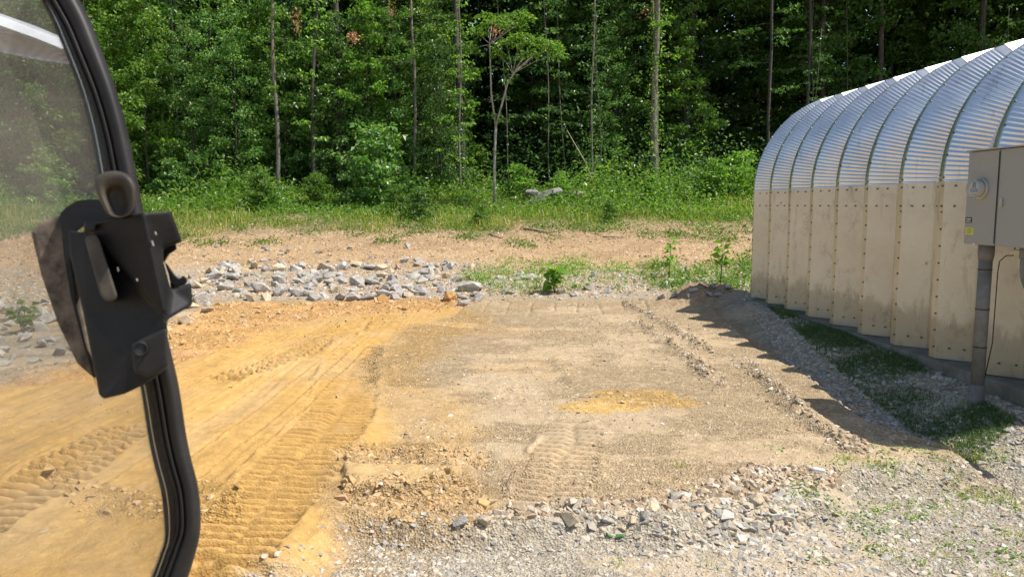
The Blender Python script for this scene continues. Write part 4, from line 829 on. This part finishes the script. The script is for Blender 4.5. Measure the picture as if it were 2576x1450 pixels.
# glass
def glassmat():
    m = bpy.data.materials.new('dusty_glass'); m.use_nodes = True; nt_ = m.node_tree; out = nt_.nodes['Material Output']; nt_.nodes.remove(nt_.nodes['Principled BSDF'])
    tr = N(m, 'ShaderNodeBsdfTransparent'); tr.inputs[0].default_value = (.95, .95, .93, 1); gl_ = N(m, 'ShaderNodeBsdfGlossy'); gl_.inputs['Roughness'].default_value = .04
    df = N(m, 'ShaderNodeBsdfDiffuse'); df.inputs[0].default_value = (.60, .55, .47, 1); tl = N(m, 'ShaderNodeBsdfTranslucent'); tl.inputs[0].default_value = (.62, .54, .43, 1)
    a = N(m, 'ShaderNodeMixShader'); a.inputs[0].default_value = .5; Lk(m, df.outputs[0], a.inputs[1]); Lk(m, tl.outputs[0], a.inputs[2])
    co = coords(m); n1 = noise(m, 5, 6, .65, co, .6); n2 = noise(m, 1.0, 7, .7, coords(m, 'Object', (60, 60, 14)))
    r1 = N(m, 'ShaderNodeMapRange'); r1.inputs[1].default_value = .35; r1.inputs[2].default_value = .75; r1.inputs[3].default_value = .18; r1.inputs[4].default_value = .42; Lk(m, n1, r1.inputs[0])
    r2 = N(m, 'ShaderNodeMapRange'); r2.inputs[1].default_value = .62; r2.inputs[2].default_value = .8; r2.inputs[3].default_value = 0; r2.inputs[4].default_value = .14; Lk(m, n2, r2.inputs[0])
    a0 = N(m, 'ShaderNodeMath', operation='ADD'); Lk(m, r1.outputs[0], a0.inputs[0]); Lk(m, r2.outputs[0], a0.inputs[1])
    n3 = noise(m, 1.0, 5, .6, coords(m, 'Object', (9, 9, 40)), 1.5); r4 = N(m, 'ShaderNodeMapRange'); r4.inputs[1].default_value = .56; r4.inputs[2].default_value = .72; r4.inputs[3].default_value = 0; r4.inputs[4].default_value = .10; Lk(m, n3, r4.inputs[0])
    a1 = N(m, 'ShaderNodeMath', operation='ADD'); Lk(m, a0.outputs[0], a1.inputs[0]); Lk(m, r4.outputs[0], a1.inputs[1])
    sz = N(m, 'ShaderNodeSeparateXYZ'); Lk(m, coords(m), sz.inputs[0]); r3 = N(m, 'ShaderNodeMapRange'); r3.inputs[1].default_value = 1.25; r3.inputs[2].default_value = 1.6; r3.inputs[3].default_value = .55; r3.inputs[4].default_value = 1.0; Lk(m, sz.outputs[2], r3.inputs[0])
    ad = N(m, 'ShaderNodeMath', operation='MULTIPLY'); Lk(m, a1.outputs[0], ad.inputs[0]); Lk(m, r3.outputs[0], ad.inputs[1])
    b = N(m, 'ShaderNodeMixShader'); Lk(m, ad.outputs[0], b.inputs[0]); Lk(m, tr.outputs[0], b.inputs[1]); Lk(m, a.outputs[0], b.inputs[2])
    f = N(m, 'ShaderNodeFresnel'); f.inputs[0].default_value = 1.3; c = N(m, 'ShaderNodeMixShader'); Lk(m, f.outputs[0], c.inputs[0]); Lk(m, b.outputs[0], c.inputs[1]); Lk(m, gl_.outputs[0], c.inputs[2]); Lk(m, c.outputs[0], out.inputs[0]); return m
mb = MB(); V = []; F = []; n = len(cen); cols = 10
for i, c in enumerate(cen):
    for j in range(cols + 1):
        u = j / cols; px = (c[0] - c[2] * .35) * u + (-420) * (1 - u); V.append(local(pix(px, c[1], .965 - .05 * (1 - u) ** 2)))
for i in range(n - 1):
    for j in range(cols): F.append((i * 11 + j, i * 11 + j + 1, i * 11 + 12 + j, i * 11 + 11 + j))
mb.add(V, F); go = mb.build('window_glass', glassmat(), cab, True)
sd_ = go.modifiers.new('thickness', 'SOLIDIFY'); sd_.thickness = .005
def poly(name, pts, mt, D0, D1, parent=cab, bevel=.003, shrink=0):
    """an outline with a real front and back"""
    mb = MB(); c = np.mean([p[:2] for p in pts], 0); f_ = []; b_ = []
    for p in pts:
        d = D0 + (p[2] if len(p) > 2 else 0); f_.append(local(pix(p[0], p[1], d))); q = (c[0] + (p[0] - c[0]) * (1 - shrink), c[1] + (p[1] - c[1]) * (1 - shrink)); b_.append(local(pix(q[0], q[1], D1)))
    mb.prism(f_, b_); return mb.build(name, mt, parent, False, bevel)
# outer pod behind the glass
poly('outer_handle_pod', [(78, 581), (100, 560), (151, 537), (175, 575), (205, 760), (243, 955), (222, 938), (195, 914), (147, 816), (103, 689)], M['dusty'], .93, 1.0, bevel=.006, shrink=.05)
rim = [(151, 537), (165, 522), (190, 506), (215, 501), (245, 501), (280, 510), (285, 560), (215, 565), (190, 585), (176, 640), (190, 760), (215, 860), (244, 975), (232, 940), (205, 850), (178, 745), (160, 640)]
poly('pod_rim', rim, M['plast'], .90, .97, bevel=.005)
# latch body: two facets meeting at a ridge
def facets(name, mt):
    mb = MB(); P = {'a': (209, 557, .80), 'b': (362, 535, .775), 'c': (430, 530, .80), 'd': (459, 608, .81), 'e': (410, 625, .805), 'f': (412, 660, .805), 'g': (430, 728, .81), 'h': (481, 709, .82), 'i': (485, 766, .82), 'j': (420, 804, .79), 'k': (425, 921, .80), 'l': (372, 962, .80), 'm': (313, 990, .80), 'n': (259, 1003, .81), 'o': (249, 990, .815), 'p': (210, 790, .83), 'q': (176, 640, .84), 'r': (172, 578, .84), 's': (213, 585, .83), 't': (322, 925, .80)}
    K = list(P); F_ = ['abjtponmlk', '']; idx = {k: i for i, k in enumerate(K)}
    fr = [local(pix(*P[k])) for k in K]; mb.v = [tuple(v) for v in fr]
    for f in ('absqr'[:0], ): pass
    faces = ['abj', 'ajs', 'sjp', 'spq', 'sqr', 'pjt', 'pto', 'tno', 'tmn', 'tlm', 'tkl', 'tjk', 'bce', 'cde', 'bef', 'bfj', 'fgj', 'gij', 'ghi']
    for f in faces: mb.f.append([idx[c] for c in f])
    order = 'abcdefghijklmnopqrs'; nb = len(mb.v)
    for k in order: x, y_, d = P[k]; mb.v.append(tuple(local(pix(x, y_, .89))))
    for i in range(len(order)): a, b = order[i], order[(i + 1) % len(order)]; mb.f.append([idx[a], idx[b], nb + (i + 1) % len(order), nb + i])
    return mb.build(name, mt, cab, False, .0035)
latch = facets('latch_housing', M['plast'])
poly('top_lip', [(212, 556), (362, 534), (366, 548), (240, 565), (240, 580), (214, 584)], M['frame'], .79, .83, latch, .002)
poly('handle_blade', [(213, 600), (222, 591), (242, 588), (251, 605), (296, 745), (290, 756), (268, 758), (254, 745)], plas('blade_worn', (.055, .048, .038), .55, (.12, .10, .075), 40), .785, .82, latch, .004)
poly('mounting_boss', [(329, 866), (420, 822), (424, 921), (372, 950), (336, 935)], M['frame'], .785, .81, latch, .004)
mb = MB(); c0 = pix(353, 877, .7835); d0 = (c0 - Vector((0, 0, CH))).normalized(); mb.tube([local(c0 - d0 * .0), local(c0 + d0 * .003)], .0058, 18); mb.build('screw_hole', M['black'], latch)
mb = MB(); c0 = pix(353, 877, .7815); n_ = 18; a_ = d0.orthogonal().normalized(); b_ = d0.cross(a_); mb.tube([local(c0 + (a_ * math.cos(t) + b_ * math.sin(t)) * .0065) for t in np.linspace(0, 6.2832, n_)], .0014, 6, False); mb.build('hole_rim', M['plast'], latch, True)
poly('latch_hook', [(413, 656), (424, 668), (440, 690), (452, 700), (462, 692), (472, 700), (470, 712), (446, 722), (432, 715), (424, 690)], M['black'], .84, .87, latch, .002)
poly('latch_plate', [(424, 690), (446, 694), (464, 700), (456, 716), (432, 735)], mat('zinc', (.45, .43, .38), .5, .7), .872, .88, latch, .001)
poly('hook_stub', [(405, 615), (440, 608), (446, 626), (425, 640), (414, 660), (405, 650)], M['black'], .83, .86, latch, .002)
for i, (a, b) in enumerate((((362, 539), (364, 546)), ((382, 605), (386, 618)), ((390, 583), (393, 590)), ((296, 672), (298, 682)), ((344, 700), (345, 706)))):
    mb = MB(); mb.tube([local(pix(*a, .778 if i != 3 else .79)), local(pix(*b, .778 if i != 3 else .79))], .0007, 5); mb.build('scratch', mat('scratch_pale', (.35, .34, .32), .7), latch)
# scooped lever knob
def knob():
    out = [(274, 552), (262, 525), (248, 500), (238, 478), (236, 458), (243, 442), (262, 432), (288, 428), (312, 432), (332, 445), (342, 465), (345, 490), (343, 515), (338, 545)]
    inn = [(288, 550), (280, 528), (272, 508), (268, 495), (268, 482), (274, 472), (284, 466), (294, 465), (304, 468), (312, 476), (317, 488), (320, 505), (320, 525), (318, 545)]
    mb = MB(); n = len(out); rings = [(out, .80, 1.0), (out, .775, 1.0), (out, .765, .93), (inn, .768, 1.05), (inn, .778, .85), (inn, .781, .5)]
    co = np.mean(out, 0); V = []
    for pts, d, s in rings:
        cc = np.mean(pts, 0)
        for p in pts: q = cc + (np.array(p) - cc) * s; V.append(local(pix(q[0], q[1], d)))
    F = [(i * n + j, i * n + (j + 1) % n, (i + 1) * n + (j + 1) % n, (i + 1) * n + j) for i in range(len(rings) - 1) for j in range(n)]; F.append(tuple((len(rings) - 1) * n + j for j in range(n))); F.append(tuple(range(n))[::-1])
    mb.add(V, F); o = mb.build('lever_knob', plas('knob_black', (.026, .024, .023), .5, (.10, .08, .055), 14), cab, True); s = o.modifiers.new('smooth', 'SUBSURF'); s.levels = 2; s.render_levels = 2
knob()
# white reflection at the top of the glass, modelled as solid strips behind it
M['refl'] = mat('reflection_white', (.78, .80, .84), .4)
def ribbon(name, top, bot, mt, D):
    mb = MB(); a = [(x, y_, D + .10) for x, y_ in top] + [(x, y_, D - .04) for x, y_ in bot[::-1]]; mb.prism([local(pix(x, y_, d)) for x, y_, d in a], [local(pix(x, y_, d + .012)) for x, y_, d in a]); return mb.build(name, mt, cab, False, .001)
ribbon('reflection_strip', [(-300, -50), (-100, 2), (0, 34), (90, 66), (180, 104), (235, 130)], [(-300, -16), (-100, 34), (0, 64), (90, 96), (185, 134), (235, 152)], M['refl'], 1.25)
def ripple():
    m = bpy.data.materials.new('reflection_ripples'); m.use_nodes = True; nt_ = m.node_tree; out = nt_.nodes['Material Output']; b = nt_.nodes['Principled BSDF']; b.inputs['Base Color'].default_value = (.75, .72, .76, 1); b.inputs['Roughness'].default_value = .35
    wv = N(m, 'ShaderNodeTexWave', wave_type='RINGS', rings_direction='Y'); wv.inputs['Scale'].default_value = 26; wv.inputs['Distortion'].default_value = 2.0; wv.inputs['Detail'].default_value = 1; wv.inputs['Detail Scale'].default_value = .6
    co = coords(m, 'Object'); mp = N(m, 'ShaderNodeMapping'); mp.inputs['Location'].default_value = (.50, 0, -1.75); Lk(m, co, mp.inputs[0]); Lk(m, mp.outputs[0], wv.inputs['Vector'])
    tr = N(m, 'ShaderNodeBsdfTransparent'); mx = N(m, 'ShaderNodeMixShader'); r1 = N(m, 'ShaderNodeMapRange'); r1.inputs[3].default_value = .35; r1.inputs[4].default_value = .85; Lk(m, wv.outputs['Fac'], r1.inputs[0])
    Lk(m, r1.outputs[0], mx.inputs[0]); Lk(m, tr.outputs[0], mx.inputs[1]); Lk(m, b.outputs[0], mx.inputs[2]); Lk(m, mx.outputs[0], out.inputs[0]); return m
ribbon('rippled_reflection', [(-300, -14), (-100, 36), (0, 66), (90, 98), (186, 136), (235, 154)], [(-300, 70), (-100, 115), (0, 130), (90, 150), (205, 166), (235, 168)], ripple(), 1.26)  # rippled lower part of the glass reflection, a striped half-clear sheet
